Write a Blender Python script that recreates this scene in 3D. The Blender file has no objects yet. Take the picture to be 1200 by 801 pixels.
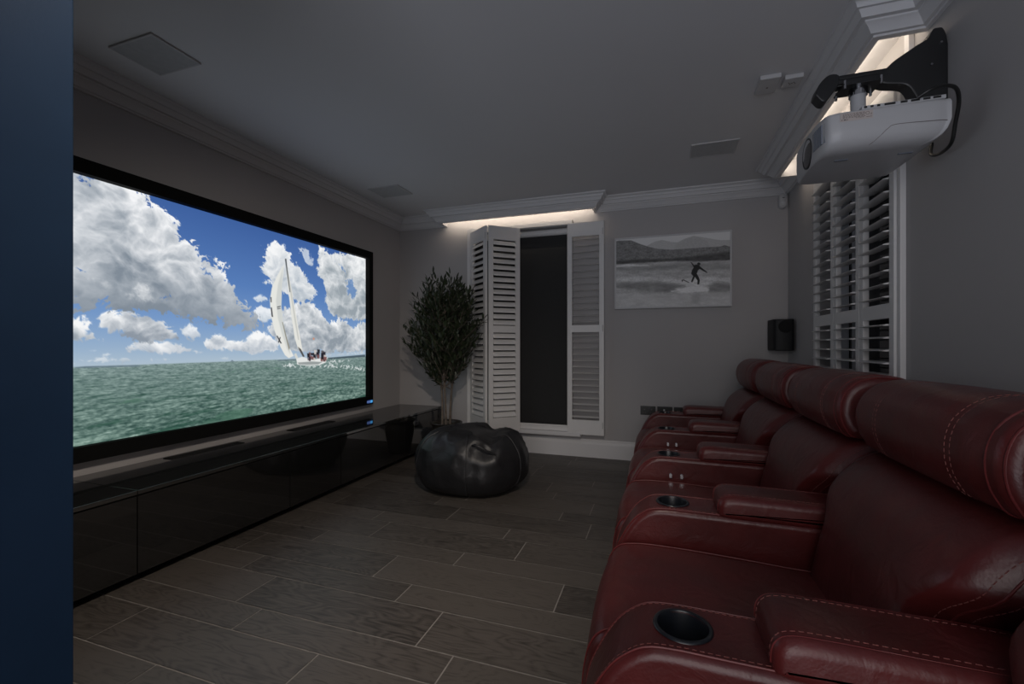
import bpy, bmesh, math, random
import numpy as np
from mathutils import Vector, Matrix

random.seed(7)
RNG = np.random.RandomState(11)
SC = bpy.context.scene
COL = SC.collection
PI = math.pi

# ------------------------------------------------------------------ camera numbers
F_PX, YAW, CX, CY, EYE = 515.5, math.radians(18.55), 600.0, 404.7, 1.1
SN, CS = math.sin(YAW), math.cos(YAW)
# room: screen wall x=XL, right wall x=XR, far wall y=YF, rear wall y=YB, ceiling z=H
XL, XR, YF, YB, H = -2.82, 1.053, 4.366, -1.6, 2.524


def lin(c):
    c = np.asarray(c, dtype=float)
    return np.where(c <= 0.04045, c / 12.92, ((c + 0.055) / 1.055) ** 2.4)


# ------------------------------------------------------------------ materials
def material(name, color, rough=0.5, metallic=0.0, spec=0.5, coat=0.0, bump=None, tint=None):
    """color linear; bump=(kind, scale, strength, dist); tint=(scale, amount)"""
    m = bpy.data.materials.new(name)
    m.use_nodes = True
    nt = m.node_tree
    b = nt.nodes['Principled BSDF']
    b.inputs['Base Color'].default_value = (*color, 1)
    b.inputs['Roughness'].default_value = rough
    b.inputs['Metallic'].default_value = metallic
    b.inputs['Specular IOR Level'].default_value = spec
    b.inputs['Coat Weight'].default_value = coat
    tc = nt.nodes.new('ShaderNodeTexCoord')
    if tint:
        n = nt.nodes.new('ShaderNodeTexNoise')
        n.inputs['Scale'].default_value = tint[0]
        n.inputs['Detail'].default_value = 4
        nt.links.new(tc.outputs['Object'], n.inputs['Vector'])
        r = nt.nodes.new('ShaderNodeMapRange')
        r.inputs[1].default_value = 0.3
        r.inputs[2].default_value = 0.7
        r.inputs[3].default_value = 1 - tint[1]
        r.inputs[4].default_value = 1 + tint[1]
        nt.links.new(n.outputs['Fac'], r.inputs[0])
        mx = nt.nodes.new('ShaderNodeVectorMath')
        mx.operation = 'SCALE'
        mx.inputs[0].default_value = color
        nt.links.new(r.outputs[0], mx.inputs['Scale'])
        nt.links.new(mx.outputs[0], b.inputs['Base Color'])
    if bump:
        kind, scale, strength, dist = bump
        if kind == 'noise':
            n = nt.nodes.new('ShaderNodeTexNoise')
            n.inputs['Detail'].default_value = 5
            out = 'Fac'
        elif kind == 'voronoi':
            n = nt.nodes.new('ShaderNodeTexVoronoi')
            out = 'Distance'
        n.inputs['Scale'].default_value = scale
        nt.links.new(tc.outputs['Object'], n.inputs['Vector'])
        bp = nt.nodes.new('ShaderNodeBump')
        bp.inputs['Strength'].default_value = strength
        bp.inputs['Distance'].default_value = dist
        nt.links.new(n.outputs[out], bp.inputs['Height'])
        nt.links.new(bp.outputs[0], b.inputs['Normal'])
    return m


def leather(name, color, rough, dark=0.75, crease=0.5, coat=0.0):
    m = bpy.data.materials.new(name)
    m.use_nodes = True
    nt = m.node_tree
    L = nt.links.new
    b = nt.nodes['Principled BSDF']
    b.inputs['Specular IOR Level'].default_value = 0.5
    b.inputs['Coat Weight'].default_value = coat
    b.inputs['Coat Roughness'].default_value = 0.3
    tc = nt.nodes.new('ShaderNodeTexCoord')
    n1 = nt.nodes.new('ShaderNodeTexNoise')
    n1.inputs['Scale'].default_value = 7
    n1.inputs['Detail'].default_value = 6
    L(tc.outputs['Object'], n1.inputs['Vector'])
    cr = nt.nodes.new('ShaderNodeValToRGB')
    cr.color_ramp.elements[0].position = 0.32
    cr.color_ramp.elements[0].color = (*[c * dark for c in color], 1)
    cr.color_ramp.elements[1].position = 0.68
    cr.color_ramp.elements[1].color = (*color, 1)
    L(n1.outputs['Fac'], cr.inputs[0])
    L(cr.outputs[0], b.inputs['Base Color'])
    rr = nt.nodes.new('ShaderNodeMapRange')
    rr.inputs[3].default_value = rough - 0.07
    rr.inputs[4].default_value = rough + 0.1
    L(n1.outputs['Fac'], rr.inputs[0])
    L(rr.outputs[0], b.inputs['Roughness'])
    # pores and soft creases
    v = nt.nodes.new('ShaderNodeTexVoronoi')
    v.inputs['Scale'].default_value = 190
    L(tc.outputs['Object'], v.inputs['Vector'])
    n2 = nt.nodes.new('ShaderNodeTexNoise')
    n2.inputs['Scale'].default_value = 13
    n2.inputs['Detail'].default_value = 4
    n2.inputs['Distortion'].default_value = 1.2
    L(tc.outputs['Object'], n2.inputs['Vector'])
    b1 = nt.nodes.new('ShaderNodeBump')
    b1.inputs['Strength'].default_value = 0.12
    b1.inputs['Distance'].default_value = 0.0012
    L(v.outputs['Distance'], b1.inputs['Height'])
    b2 = nt.nodes.new('ShaderNodeBump')
    b2.inputs['Strength'].default_value = crease
    b2.inputs['Distance'].default_value = 0.008
    L(n2.outputs['Fac'], b2.inputs['Height'])
    L(b1.outputs[0], b2.inputs['Normal'])
    L(b2.outputs[0], b.inputs['Normal'])
    return m


def attr_material(name, attr, rough=0.5, emission=0.0):
    m = bpy.data.materials.new(name)
    m.use_nodes = True
    nt = m.node_tree
    a = nt.nodes.new('ShaderNodeAttribute')
    a.attribute_name = attr
    if emission:
        nt.nodes.remove(nt.nodes['Principled BSDF'])
        e = nt.nodes.new('ShaderNodeEmission')
        e.inputs['Strength'].default_value = emission
        nt.links.new(a.outputs['Color'], e.inputs['Color'])
        nt.links.new(e.outputs[0], nt.nodes['Material Output'].inputs['Surface'])
    else:
        b = nt.nodes['Principled BSDF']
        b.inputs['Roughness'].default_value = rough
        b.inputs['Specular IOR Level'].default_value = 0.3
        nt.links.new(a.outputs['Color'], b.inputs['Base Color'])
    return m


M = {}
M['wall'] = material('wall_paint', (0.415, 0.40, 0.40), 0.75, bump=('noise', 160, 0.08, 0.001), tint=(1.3, 0.03))
M['ceiling'] = material('ceiling_paint', (0.67, 0.66, 0.665), 0.8, bump=('noise', 120, 0.06, 0.001), tint=(1.1, 0.02))
M['trim'] = material('trim_white', (0.63, 0.62, 0.625), 0.45, tint=(3, 0.02))
M['shutter'] = material('shutter_white', (0.70, 0.69, 0.685), 0.35, tint=(5, 0.02))
M['sash'] = material('window_plastic', (0.72, 0.74, 0.80), 0.3, tint=(4, 0.02))
M['glass'] = material('night_glass', (0.004, 0.005, 0.006), 0.03, spec=0.5, tint=(2, 0.1))
M['blind'] = material('blind_fabric', (0.018, 0.018, 0.018), 0.8, bump=('noise', 420, 0.2, 0.001), tint=(40, 0.08))
M['blue'] = material('blue_paint', (0.010, 0.025, 0.053), 0.34, spec=0.45, bump=('noise', 260, 0.12, 0.001), tint=(9, 0.06))
M['velvet'] = material('black_velvet', (0.006, 0.006, 0.006), 0.85, spec=0.15, bump=('noise', 500, 0.1, 0.001), tint=(60, 0.15))
M['gloss'] = material('black_gloss', (0.010, 0.010, 0.010), 0.035, spec=0.5, coat=0.0, tint=(2, 0.1))
M['gloss'].node_tree.nodes['Principled BSDF'].inputs['IOR'].default_value = 2.1
M['gloss_top'] = material('black_gloss_top', (0.016, 0.016, 0.016), 0.05, spec=0.5, tint=(2, 0.1))
M['gloss_top'].node_tree.nodes['Principled BSDF'].inputs['IOR'].default_value = 3.0
M['carcass'] = material('black_carcass', (0.008, 0.008, 0.008), 0.5, tint=(9, 0.1))
M['plinth'] = material('plinth_black', (0.004, 0.004, 0.004), 0.7, tint=(9, 0.1))
M['grille'] = material('black_mesh_grille', (0.012, 0.012, 0.012), 0.6, bump=('voronoi', 300, 0.6, 0.002), tint=(80, 0.2))
M['red'] = leather('red_leather', (0.105, 0.0150, 0.0145), 0.36, dark=0.62, crease=0.35)
M['seam'] = material('red_seam', (0.13, 0.018, 0.018), 0.45, tint=(60, 0.2))
M['thread'] = material('red_thread', (0.20, 0.062, 0.055), 0.7, tint=(200, 0.2))
M['cup'] = material('cup_black', (0.010, 0.012, 0.016), 0.28, tint=(20, 0.1))
M['chrome'] = material('chrome', (0.55, 0.55, 0.57), 0.15, metallic=1.0, tint=(30, 0.05))
M['bean'] = leather('black_leather', (0.016, 0.016, 0.018), 0.43, dark=0.7, crease=0.45)
M['beanthread'] = material('grey_thread', (0.06, 0.06, 0.065), 0.7, tint=(90, 0.2))
M['pot'] = material('pot_bronze', (0.045, 0.038, 0.032), 0.33, metallic=0.4, bump=('noise', 30, 0.2, 0.003), tint=(11, 0.2))
M['soil'] = material('soil', (0.02, 0.015, 0.011), 0.95, bump=('noise', 60, 0.9, 0.01), tint=(40, 0.4))
M['bark'] = material('bark', (0.16, 0.13, 0.105), 0.85, bump=('noise', 50, 0.8, 0.004), tint=(30, 0.3))
M['leaf'] = material('olive_leaf', (0.030, 0.042, 0.020), 0.45, tint=(9, 0.45))
M['canvas'] = material('canvas_edge', (0.55, 0.55, 0.56), 0.6, tint=(30, 0.03))
M['projector'] = material('projector_white', (0.49, 0.49, 0.50), 0.38, bump=('noise', 500, 0.05, 0.0005), tint=(3, 0.02))
M['darkplastic'] = material('dark_plastic', (0.012, 0.012, 0.013), 0.38, bump=('noise', 400, 0.08, 0.0005), tint=(10, 0.1))
M['lens'] = material('lens_glass', (0.004, 0.005, 0.008), 0.04, coat=0.6, tint=(3, 0.1))
M['vent'] = material('vent_grey', (0.18, 0.20, 0.24), 0.45, tint=(6, 0.05))
M['labelpaper'] = material('label_paper', (0.52, 0.46, 0.43), 0.5, tint=(20, 0.03))
M['ink'] = material('ink_grey', (0.17, 0.14, 0.13), 0.6, tint=(30, 0.1))
M['inkblack'] = material('ink_black', (0.01, 0.01, 0.01), 0.6, tint=(30, 0.1))
M['rubber'] = material('rubber_black', (0.010, 0.010, 0.010), 0.45, tint=(30, 0.1))
M['speaker'] = material('speaker_black', (0.006, 0.0068, 0.008), 0.5, spec=0.25, tint=(6, 0.1))
M['cloth'] = material('speaker_cloth', (0.005, 0.005, 0.005), 0.9, bump=('noise', 500, 0.3, 0.001), tint=(50, 0.15))
M['whiteplastic'] = material('white_plastic', (0.50, 0.49, 0.49), 0.45, tint=(8, 0.02))
M['greygrille'] = material('ceiling_grille', (0.44, 0.44, 0.44), 0.7, bump=('voronoi', 420, 0.4, 0.0015), tint=(40, 0.05))
M['ceilgrilledark'] = material('ceiling_grille_dark', (0.42, 0.42, 0.42), 0.7, bump=('voronoi', 420, 0.4, 0.0015), tint=(40, 0.05))
M['socket'] = material('socket_black_nickel', (0.010, 0.010, 0.010), 0.4, tint=(10, 0.1))
M['socketwhite'] = material('socket_insert', (0.5, 0.5, 0.5), 0.4, tint=(10, 0.05))
M['groutline'] = material('grout', (0.30, 0.28, 0.26), 0.85, bump=('noise', 300, 0.3, 0.001), tint=(30, 0.12))
M['badge'] = attr_material('badge_light', 'Col', emission=0.85)
M['picture'] = attr_material('screen_picture', 'Col', emission=1.0)
M['print'] = attr_material('photo_print', 'Col', rough=0.55)


# ------------------------------------------------------------------ object helpers
def tag(o, label, cat, group=None):
    o['label'] = label
    o['category'] = cat
    if group:
        o['group'] = group
    return o


def thing(name, label, cat, loc=(0, 0, 0), group=None):
    o = bpy.data.objects.new(name, None)
    o.empty_display_size = 0.1
    o.location = loc
    COL.objects.link(o)
    return tag(o, label, cat, group)


def mesh_obj(name, me, mats, parent=None, structure=False, smooth=35):
    if not isinstance(mats, (list, tuple)):
        mats = [mats]
    for m in mats:
        me.materials.append(m)
    o = bpy.data.objects.new(name, me)
    COL.objects.link(o)
    if smooth:
        me.polygons.foreach_set('use_smooth', [True] * len(me.polygons))
        me.set_sharp_from_angle(angle=math.radians(smooth))
        if smooth <= 45:
            w = o.modifiers.new('weighted', 'WEIGHTED_NORMAL')
            w.keep_sharp = True
    if parent:
        o.parent = parent
        # verts were authored in world coordinates of the parent at rest
        me.transform(Matrix.Translation(-Vector(parent.matrix_basis.translation)) if parent.type == 'EMPTY' else Matrix.Identity(4))
    if structure:
        o['kind'] = 'structure'
    return o


class B:
    """collects shapes into one bmesh"""

    def __init__(self):
        self.bm = bmesh.new()
        self.mi = 0

    def mat(self, i):
        self.mi = i
        return self

    def _take(self, bm2):
        for f in bm2.faces:
            f.material_index = self.mi
        me = bpy.data.meshes.new('tmp')
        bm2.to_mesh(me)
        bm2.free()
        self.bm.from_mesh(me)
        bpy.data.meshes.remove(me)
        return self

    def box(self, x0, x1, y0, y1, z0, z1, r=0.0, seg=2, rot=None, piv=None):
        b = bmesh.new()
        bmesh.ops.create_cube(b, size=1)
        bmesh.ops.scale(b, vec=(abs(x1 - x0), abs(y1 - y0), abs(z1 - z0)), verts=b.verts)
        if r > 0:
            bmesh.ops.bevel(b, geom=list(b.edges), offset=r, segments=seg, profile=0.5, affect='EDGES', clamp_overlap=True)
        c = Vector(((x0 + x1) / 2, (y0 + y1) / 2, (z0 + z1) / 2))
        bmesh.ops.translate(b, vec=c, verts=b.verts)
        if rot is not None:
            bmesh.ops.rotate(b, cent=piv if piv is not None else c, matrix=rot, verts=b.verts)
        return self._take(b)

    def cyl(self, p0, p1, r0, r1=None, seg=24, cap=True):
        r1 = r0 if r1 is None else r1
        p0, p1 = Vector(p0), Vector(p1)
        d = p1 - p0
        b = bmesh.new()
        bmesh.ops.create_cone(b, cap_ends=cap, segments=seg, radius1=r0, radius2=r1, depth=d.length)
        q = Vector((0, 0, 1)).rotation_difference(d.normalized()).to_matrix()
        bmesh.ops.rotate(b, cent=(0, 0, 0), matrix=q, verts=b.verts)
        bmesh.ops.translate(b, vec=(p0 + p1) / 2, verts=b.verts)
        return self._take(b)

    def lathe(self, prof, center, seg=40):
        """prof [(r,z)] about a vertical axis"""
        b = bmesh.new()
        rings = []
        for r, z in prof:
            if r < 1e-6:
                rings.append([b.verts.new((0, 0, z))])
            else:
                rings.append([b.verts.new((r * math.cos(2 * PI * i / seg), r * math.sin(2 * PI * i / seg), z)) for i in range(seg)])
        for a, c in zip(rings, rings[1:]):
            for i in range(seg):
                j = (i + 1) % seg
                if len(a) == 1 and len(c) > 1:
                    b.faces.new((a[0], c[i], c[j]))
                elif len(c) == 1 and len(a) > 1:
                    b.faces.new((a[i], a[j], c[0]))
                elif len(a) > 1:
                    b.faces.new((a[i], a[j], c[j], c[i]))
        bmesh.ops.translate(b, vec=center, verts=b.verts)
        bmesh.ops.recalc_face_normals(b, faces=b.faces)
        return self._take(b)

    def tube(self, pts, r, seg=8, closed=False, radii=None):
        pts = [Vector(p) for p in pts]
        b = bmesh.new()
        n = len(pts)
        rings = []
        up = Vector((0, 0, 1))
        prev = None
        for i, p in enumerate(pts):
            a = pts[(i - 1) % n] if (closed or i > 0) else pts[i]
            c = pts[(i + 1) % n] if (closed or i < n - 1) else pts[i]
            t = (c - a).normalized()
            if prev is None:
                u = t.cross(up)
                if u.length < 1e-3:
                    u = t.cross(Vector((1, 0, 0)))
                u.normalize()
            else:
                u = (prev - t * prev.dot(t)).normalized()
            prev = u
            w = t.cross(u)
            rr = radii[i] if radii else r
            rings.append([b.verts.new(p + u * rr * math.cos(2 * PI * k / seg) + w * rr * math.sin(2 * PI * k / seg)) for k in range(seg)])
        m = n if closed else n - 1
        for i in range(m):
            a, c = rings[i], rings[(i + 1) % n]
            for k in range(seg):
                l = (k + 1) % seg
                b.faces.new((a[k], a[l], c[l], c[k]))
        if not closed:
            b.faces.new(rings[0][::-1])
            b.faces.new(rings[-1])
        bmesh.ops.recalc_face_normals(b, faces=b.faces)
        return self._take(b)

    def rings(self, rings, cap=True, closed=True):
        """loft between rings of equal length"""
        b = bmesh.new()
        vs = [[b.verts.new(p) for p in r] for r in rings]
        for a, c in zip(vs, vs[1:]):
            n = len(a)
            for k in range(n if closed else n - 1):
                l = (k + 1) % n
                b.faces.new((a[k], a[l], c[l], c[k]))
        if cap:
            b.faces.new(vs[0][::-1])
            b.faces.new(vs[-1])
        bmesh.ops.recalc_face_normals(b, faces=b.faces)
        return self._take(b)

    def prism(self, poly, axis, a0, a1):
        """extrude a polygon: axis 'y': poly is (x,z); axis 'x': (y,z); axis 'z': (x,y)"""
        def P(q, a):
            return {'y': (q[0], a, q[1]), 'x': (a, q[0], q[1]), 'z': (q[0], q[1], a)}[axis]
        return self.rings([[P(q, a0) for q in poly], [P(q, a1) for q in poly]])

    def dashes(self, pts, length=0.009, gap=0.005, r=0.0011):
        """a row of stitches along a polyline"""
        pts = [Vector(p) for p in pts]
        acc, seg_i = 0.0, 0
        L = [(pts[i + 1] - pts[i]).length for i in range(len(pts) - 1)]
        tot = sum(L)

        def at(s):
            for i, l in enumerate(L):
                if s <= l or i == len(L) - 1:
                    return pts[i].lerp(pts[i + 1], min(1, s / max(l, 1e-9)))
                s -= l
        s = 0.0
        while s + length < tot:
            self.cyl(at(s), at(s + length), r, seg=5)
            s += length + gap
        return self

    def done(self, name, mats, parent=None, structure=False, smooth=35):
        me = bpy.data.meshes.new(name)
        self.bm.to_mesh(me)
        self.bm.free()
        return mesh_obj(name, me, mats, parent, structure, smooth)


def catmull(pts, per=4, closed=True):
    out = []
    n = len(pts)
    rng = range(n) if closed else range(n - 1)
    for i in rng:
        if closed:
            p0, p1, p2, p3 = (np.array(pts[(i + k) % n], float) for k in (-1, 0, 1, 2))
        else:
            p0, p1, p2, p3 = (np.array(pts[min(max(i + k, 0), n - 1)], float) for k in (-1, 0, 1, 2))
        for k in range(per):
            t = k / per
            out.append(tuple(0.5 * ((2 * p1) + (-p0 + p2) * t + (2 * p0 - 5 * p1 + 4 * p2 - p3) * t * t + (-p0 + 3 * p1 - 3 * p2 + p3) * t ** 3)))
    if not closed:
        out.append(tuple(pts[-1]))
    return out


def inset(prof, d):
    """move a closed (x,z) outline inwards by d"""
    n = len(prof)
    area = sum(prof[i][0] * prof[(i + 1) % n][1] - prof[(i + 1) % n][0] * prof[i][1] for i in range(n))
    sgn = 1 if area > 0 else -1
    out = []
    for i in range(n):
        a, b_, c = (np.array(prof[(i + k) % n], float) for k in (-1, 0, 1))
        t = c - a
        t /= max(np.linalg.norm(t), 1e-9)
        nrm = np.array((-t[1], t[0])) * sgn
        out.append(tuple(b_ + nrm * d))
    return out


def extrude_round(prof, half, r, n=5, mid=8):
    """sections (y, outline) of an outline in x,z swept along y with rounded ends"""
    sec = []
    for k in range(n + 1):
        a = (PI / 2) * k / n
        sec.append((-half + r - r * math.cos(a), inset(prof, r * (1 - math.sin(a)))))
    for k in range(1, mid):
        sec.append((-half + r + (2 * half - 2 * r) * k / mid, list(prof)))
    for k in range(n + 1):
        a = (PI / 2) * k / n
        sec.append((half - r + r * math.sin(a), inset(prof, r * (1 - math.cos(a)))))
    return sec


def extrude_ends(prof, y0, y1, r0, r1, n=8, mid=20):
    """as extrude_round, with its own rounding at each end"""
    sec = []
    for k in range(n + 1):
        a = (PI / 2) * k / n
        sec.append((y0 + r0 - r0 * math.cos(a), inset(prof, r0 * (1 - math.sin(a)))))
    for k in range(1, mid):
        sec.append((y0 + r0 + (y1 - r1 - y0 - r0) * k / mid, list(prof)))
    for k in range(n + 1):
        a = (PI / 2) * k / n
        sec.append((y1 - r1 + r1 * math.sin(a), inset(prof, r1 * (1 - math.cos(a)))))
    return sec


def smoothstep(a, b, x):
    t = np.clip((np.asarray(x, float) - a) / (b - a), 0, 1)
    return t * t * (3 - 2 * t)


def copy_thing(o, loc):
    r = o.copy()
    r.location = loc
    COL.objects.link(r)
    for ch in list(o.children):
        c = ch.copy()
        COL.objects.link(c)
        c.parent = r
        for g in list(ch.children):
            d = g.copy()
            COL.objects.link(d)
            d.parent = c
    return r


# ================================================================== THE SETTING
# ---- floor: wood look tiles laid across the room, two plank widths alternating
def build_floor():
    cols, verts, faces = [], [], []
    g = 0.0026
    starts = {0: -2.035, 1: -1.575, 2: -1.73, 3: -1.963, 4: -2.18, 5: -1.864, 6: -1.59, 7: -1.73, 8: -1.28, 9: -1.485}
    L = 0.882
    rows = []
    y = 1.05
    for k in range(0, 12):
        wdt = 0.22 if k % 2 == 0 else 0.143
        rows.append((k, y, y + wdt))
        y += wdt
    y = 1.05
    for k in range(-1, -17, -1):
        wdt = 0.22 if k % 2 == 0 else 0.143
        rows.append((k, y - wdt, y))
        y -= wdt
    # the remaining rows to the far wall
    y = rows[11][2]
    k = 12
    while y < YF:
        wdt = 0.22 if k % 2 == 0 else 0.143
        rows.append((k, y, min(y + wdt, YF)))
        y += wdt
        k += 1
    rnd = random.Random(3)
    for k, y0, y1 in rows:
        x = starts.get(k, -2.0 + rnd.uniform(-0.44, 0.44))
        while x > XL:
            x -= L
        while x < XR:
            a, b_ = max(x, XL), min(x + L, XR)
            i = len(verts)
            verts += [(a + g, y0 + g, 0), (b_ - g, y0 + g, 0), (b_ - g, y1 - g, 0), (a + g, y1 - g, 0)]
            faces.append((i, i + 1, i + 2, i + 3))
            c = (rnd.random(), rnd.random(), rnd.random(), 1)
            cols += [c] * 4
            x += L
    i = len(verts)
    verts += [(XL, YB, -0.0025), (XR, YB, -0.0025), (XR, YF, -0.0025), (XL, YF, -0.0025)]
    faces.append((i, i + 1, i + 2, i + 3))
    cols += [(0, 0, 0, 1)] * 4
    me = bpy.data.meshes.new('floor')
    me.from_pydata(verts, [], faces)
    at = me.color_attributes.new('plank', 'FLOAT_COLOR', 'POINT')
    at.data.foreach_set('color', np.array(cols, dtype=np.float32).ravel())
    m = bpy.data.materials.new('wood_tile')
    m.use_nodes = True
    nt = m.node_tree
    Lk = nt.links.new
    b = nt.nodes['Principled BSDF']
    b.inputs['Specular IOR Level'].default_value = 0.4
    tc = nt.nodes.new('ShaderNodeTexCoord')
    at_ = nt.nodes.new('ShaderNodeAttribute')
    at_.attribute_name = 'plank'
    off = nt.nodes.new('ShaderNodeVectorMath')
    off.operation = 'SCALE'
    off.inputs['Scale'].default_value = 17
    Lk(at_.outputs['Color'], off.inputs[0])
    add = nt.nodes.new('ShaderNodeVectorMath')
    Lk(tc.outputs['Object'], add.inputs[0])
    Lk(off.outputs[0], add.inputs[1])
    mp = nt.nodes.new('ShaderNodeMapping')
    mp.inputs['Scale'].default_value = (1.6, 6.5, 1)
    Lk(add.outputs[0], mp.inputs['Vector'])
    n1 = nt.nodes.new('ShaderNodeTexNoise')           # broad figure
    n1.inputs['Scale'].default_value = 1.2
    n1.inputs['Detail'].default_value = 2
    Lk(mp.outputs[0], n1.inputs['Vector'])
    mul = nt.nodes.new('ShaderNodeMath')
    mul.operation = 'MULTIPLY'
    mul.inputs[1].default_value = 20
    Lk(n1.outputs['Fac'], mul.inputs[0])
    sn = nt.nodes.new('ShaderNodeMath')
    sn.operation = 'PINGPONG'
    sn.inputs[1].default_value = 0.5
    Lk(mul.outputs[0], sn.inputs[0])
    mp2 = nt.nodes.new('ShaderNodeMapping')
    mp2.inputs['Scale'].default_value = (3, 60, 1)
    Lk(add.outputs[0], mp2.inputs['Vector'])
    n2 = nt.nodes.new('ShaderNodeTexNoise')           # fine grain
    n2.inputs['Scale'].default_value = 2.5
    n2.inputs['Detail'].default_value = 5
    Lk(mp2.outputs[0], n2.inputs['Vector'])
    s1 = nt.nodes.new('ShaderNodeMath')
    s1.operation = 'MULTIPLY_ADD'
    s1.inputs[1].default_value = 0.72
    Lk(sn.outputs[0], s1.inputs[0])
    Lk(n2.outputs['Fac'], s1.inputs[2])
    sep = nt.nodes.new('ShaderNodeSeparateColor')
    Lk(at_.outputs['Color'], sep.inputs[0])
    s2 = nt.nodes.new('ShaderNodeMath')
    s2.operation = 'MULTIPLY_ADD'
    s2.inputs[1].default_value = 0.40
    Lk(sep.outputs[0], s2.inputs[0])
    Lk(s1.outputs[0], s2.inputs[2])
    cr = nt.nodes.new('ShaderNodeValToRGB')
    cr.color_ramp.elements[0].position = 0.35
    cr.color_ramp.elements[0].color = (0.022, 0.0185, 0.0155, 1)
    cr.color_ramp.elements[1].position = 1.15
    cr.color_ramp.elements[1].color = (0.092, 0.080, 0.070, 1)
    Lk(s2.outputs[0], cr.inputs[0])
    Lk(cr.outputs[0], b.inputs['Base Color'])
    b.inputs['Roughness'].default_value = 0.42
    bp = nt.nodes.new('ShaderNodeBump')
    bp.inputs['Strength'].default_value = 0.15
    bp.inputs['Distance'].default_value = 0.001
    Lk(s1.outputs[0], bp.inputs['Height'])
    Lk(bp.outputs[0], b.inputs['Normal'])
    o = mesh_obj('floor', me, [m, M['groutline']], structure=True, smooth=0)
    me.polygons[len(me.polygons) - 1].material_index = 1
    return o


build_floor()
# sub floor slab so that the joints are closed from below
B().box(XL - 0.2, XR + 0.2, YB - 0.2, YF + 0.2, H, H + 0.12).done('ceiling', M['ceiling'], structure=True, smooth=0)
B().box(XL - 0.15, XL, YB - 0.15, YF + 0.15, -0.1, H).done('wall_left', M['wall'], structure=True, smooth=0)


def wall_hole(name, horiz, fixed0, fixed1, a0, a1, h0, h1, z0, z1):
    b = B()
    segs = [(a0, h0, -0.1, H), (h1, a1, -0.1, H), (h0, h1, -0.1, z0), (h0, h1, z1, H)]
    for s0, s1, q0, q1 in segs:
        if horiz:
            b.box(s0, s1, fixed0, fixed1, q0, q1)
        else:
            b.box(fixed0, fixed1, s0, s1, q0, q1)
    return b.done(name, M['wall'], structure=True, smooth=0)


FW = dict(x0=-1.905, x1=-0.870, z0=0.282, z1=2.302)       # far window opening
RW = dict(y0=2.482, y1=3.568, z0=0.300, z1=2.300)         # right window opening
wall_hole('wall_far', True, YF, YF + 0.2, XL, XR, FW['x0'], FW['x1'], FW['z0'], FW['z1'])
wall_hole('wall_right', False, XR, XR + 0.2, YB, YF + 0.2, RW['y0'], RW['y1'], RW['z0'], RW['z1'])
# unseen rear wall; its wide opening is added to let world light in
wall_hole('wall_rear', True, YB - 0.15, YB, XL, XR, -0.86, 0.98, 0.0, 2.42)
# blue painted partition beside the camera
B().box(-1.02, -0.90, YB, 0.4505, 0, H, r=0.003).done('wall_near', M['blue'], structure=True)

# ---- cornice and baseboards as mitred sweeps
CORN = [(0.130, 0), (0.130, 0.012), (0.121, 0.014), (0.113, 0.019), (0.108, 0.026), (0.105, 0.036), (0.096, 0.038),
        (0.087, 0.052), (0.081, 0.066), (0.063, 0.068), (0.062, 0.074), (0.055, 0.079), (0.045, 0.088), (0.034, 0.103),
        (0.030, 0.110), (0.018, 0.112), (0.016, 0.1195), (0, 0.1195)]
BASE = [(0, 0.175), (0.004, 0.175), (0.008, 0.168), (0.009, 0.155), (0.014, 0.148), (0.016, 0.135), (0.018, 0.128), (0.018, 0.0)]


def mitred(path, prof, zfun, name, first_mitre=None, last_mitre=None):
    P = [np.array(p, float) for p in path]
    n = len(P)
    nor = []
    for i in range(n - 1):
        d = P[i + 1] - P[i]
        d /= np.linalg.norm(d)
        nor.append(np.array((d[1], -d[0])))
    rings = []
    for i in range(n):
        if i == 0:
            m = nor[0] if first_mitre is None else np.array(first_mitre, float)
        elif i == n - 1:
            m = nor[-1] if last_mitre is None else np.array(last_mitre, float)
        else:
            m = (nor[i - 1] + nor[i]) / (1 + nor[i - 1].dot(nor[i]))
        rings.append([(P[i][0] + m[0] * p, P[i][1] + m[1] * p, zfun(d)) for p, d in prof])
    return B().rings(rings, cap=True, closed=False).done(name, M['trim'], structure=True, smooth=25)


zc = lambda d: H - d
zb = lambda d: d
mitred([(XL, YB), (XL, YF)], CORN, zc, 'trim_1', last_mitre=(1, -1))
mitred([(XL, YF), (-2.224, YF), (-2.224, 4.213), (-0.600, 4.213), (-0.600, YF), (XR, YF)], CORN, zc, 'trim_2', first_mitre=(1, -1), last_mitre=(-1, -1))
mitred([(XR, YF), (XR, 3.90), (0.8745, 3.90), (0.8745, 2.27), (XR, 2.27), (XR, YB)], CORN, zc, 'trim_3', first_mitre=(-1, -1))
# pelmet boards behind the stepped-out cornice
b = B()
b.box(-2.224, -0.600, 4.213, 4.225, H - 0.1195, H)
b.box(-2.224, -2.212, 4.225, YF, H - 0.1195, H)
b.box(-0.612, -0.600, 4.225, YF, H - 0.1195, H)
b.done('trim_4', M['trim'], structure=True, smooth=0)
b = B()
b.box(0.8745, 0.8865, 2.27, 3.90, H - 0.1195, H)
b.box(0.8865, XR, 2.27, 2.282, H - 0.1195, H)
b.box(0.8865, XR, 3.888, 3.90, H - 0.1195, H)
b.done('trim_5', M['trim'], structure=True, smooth=0)
mitred([(XL, YB), (XL, YF)], BASE, zb, 'baseboard_left', last_mitre=(1, -1))
mitred([(XL, YF), (XR, YF)], BASE, zb, 'baseboard_far', first_mitre=(1, -1), last_mitre=(-1, -1))
mitred([(XR, YF), (XR, YB)], BASE, zb, 'baseboard_right', first_mitre=(-1, -1))

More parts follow.
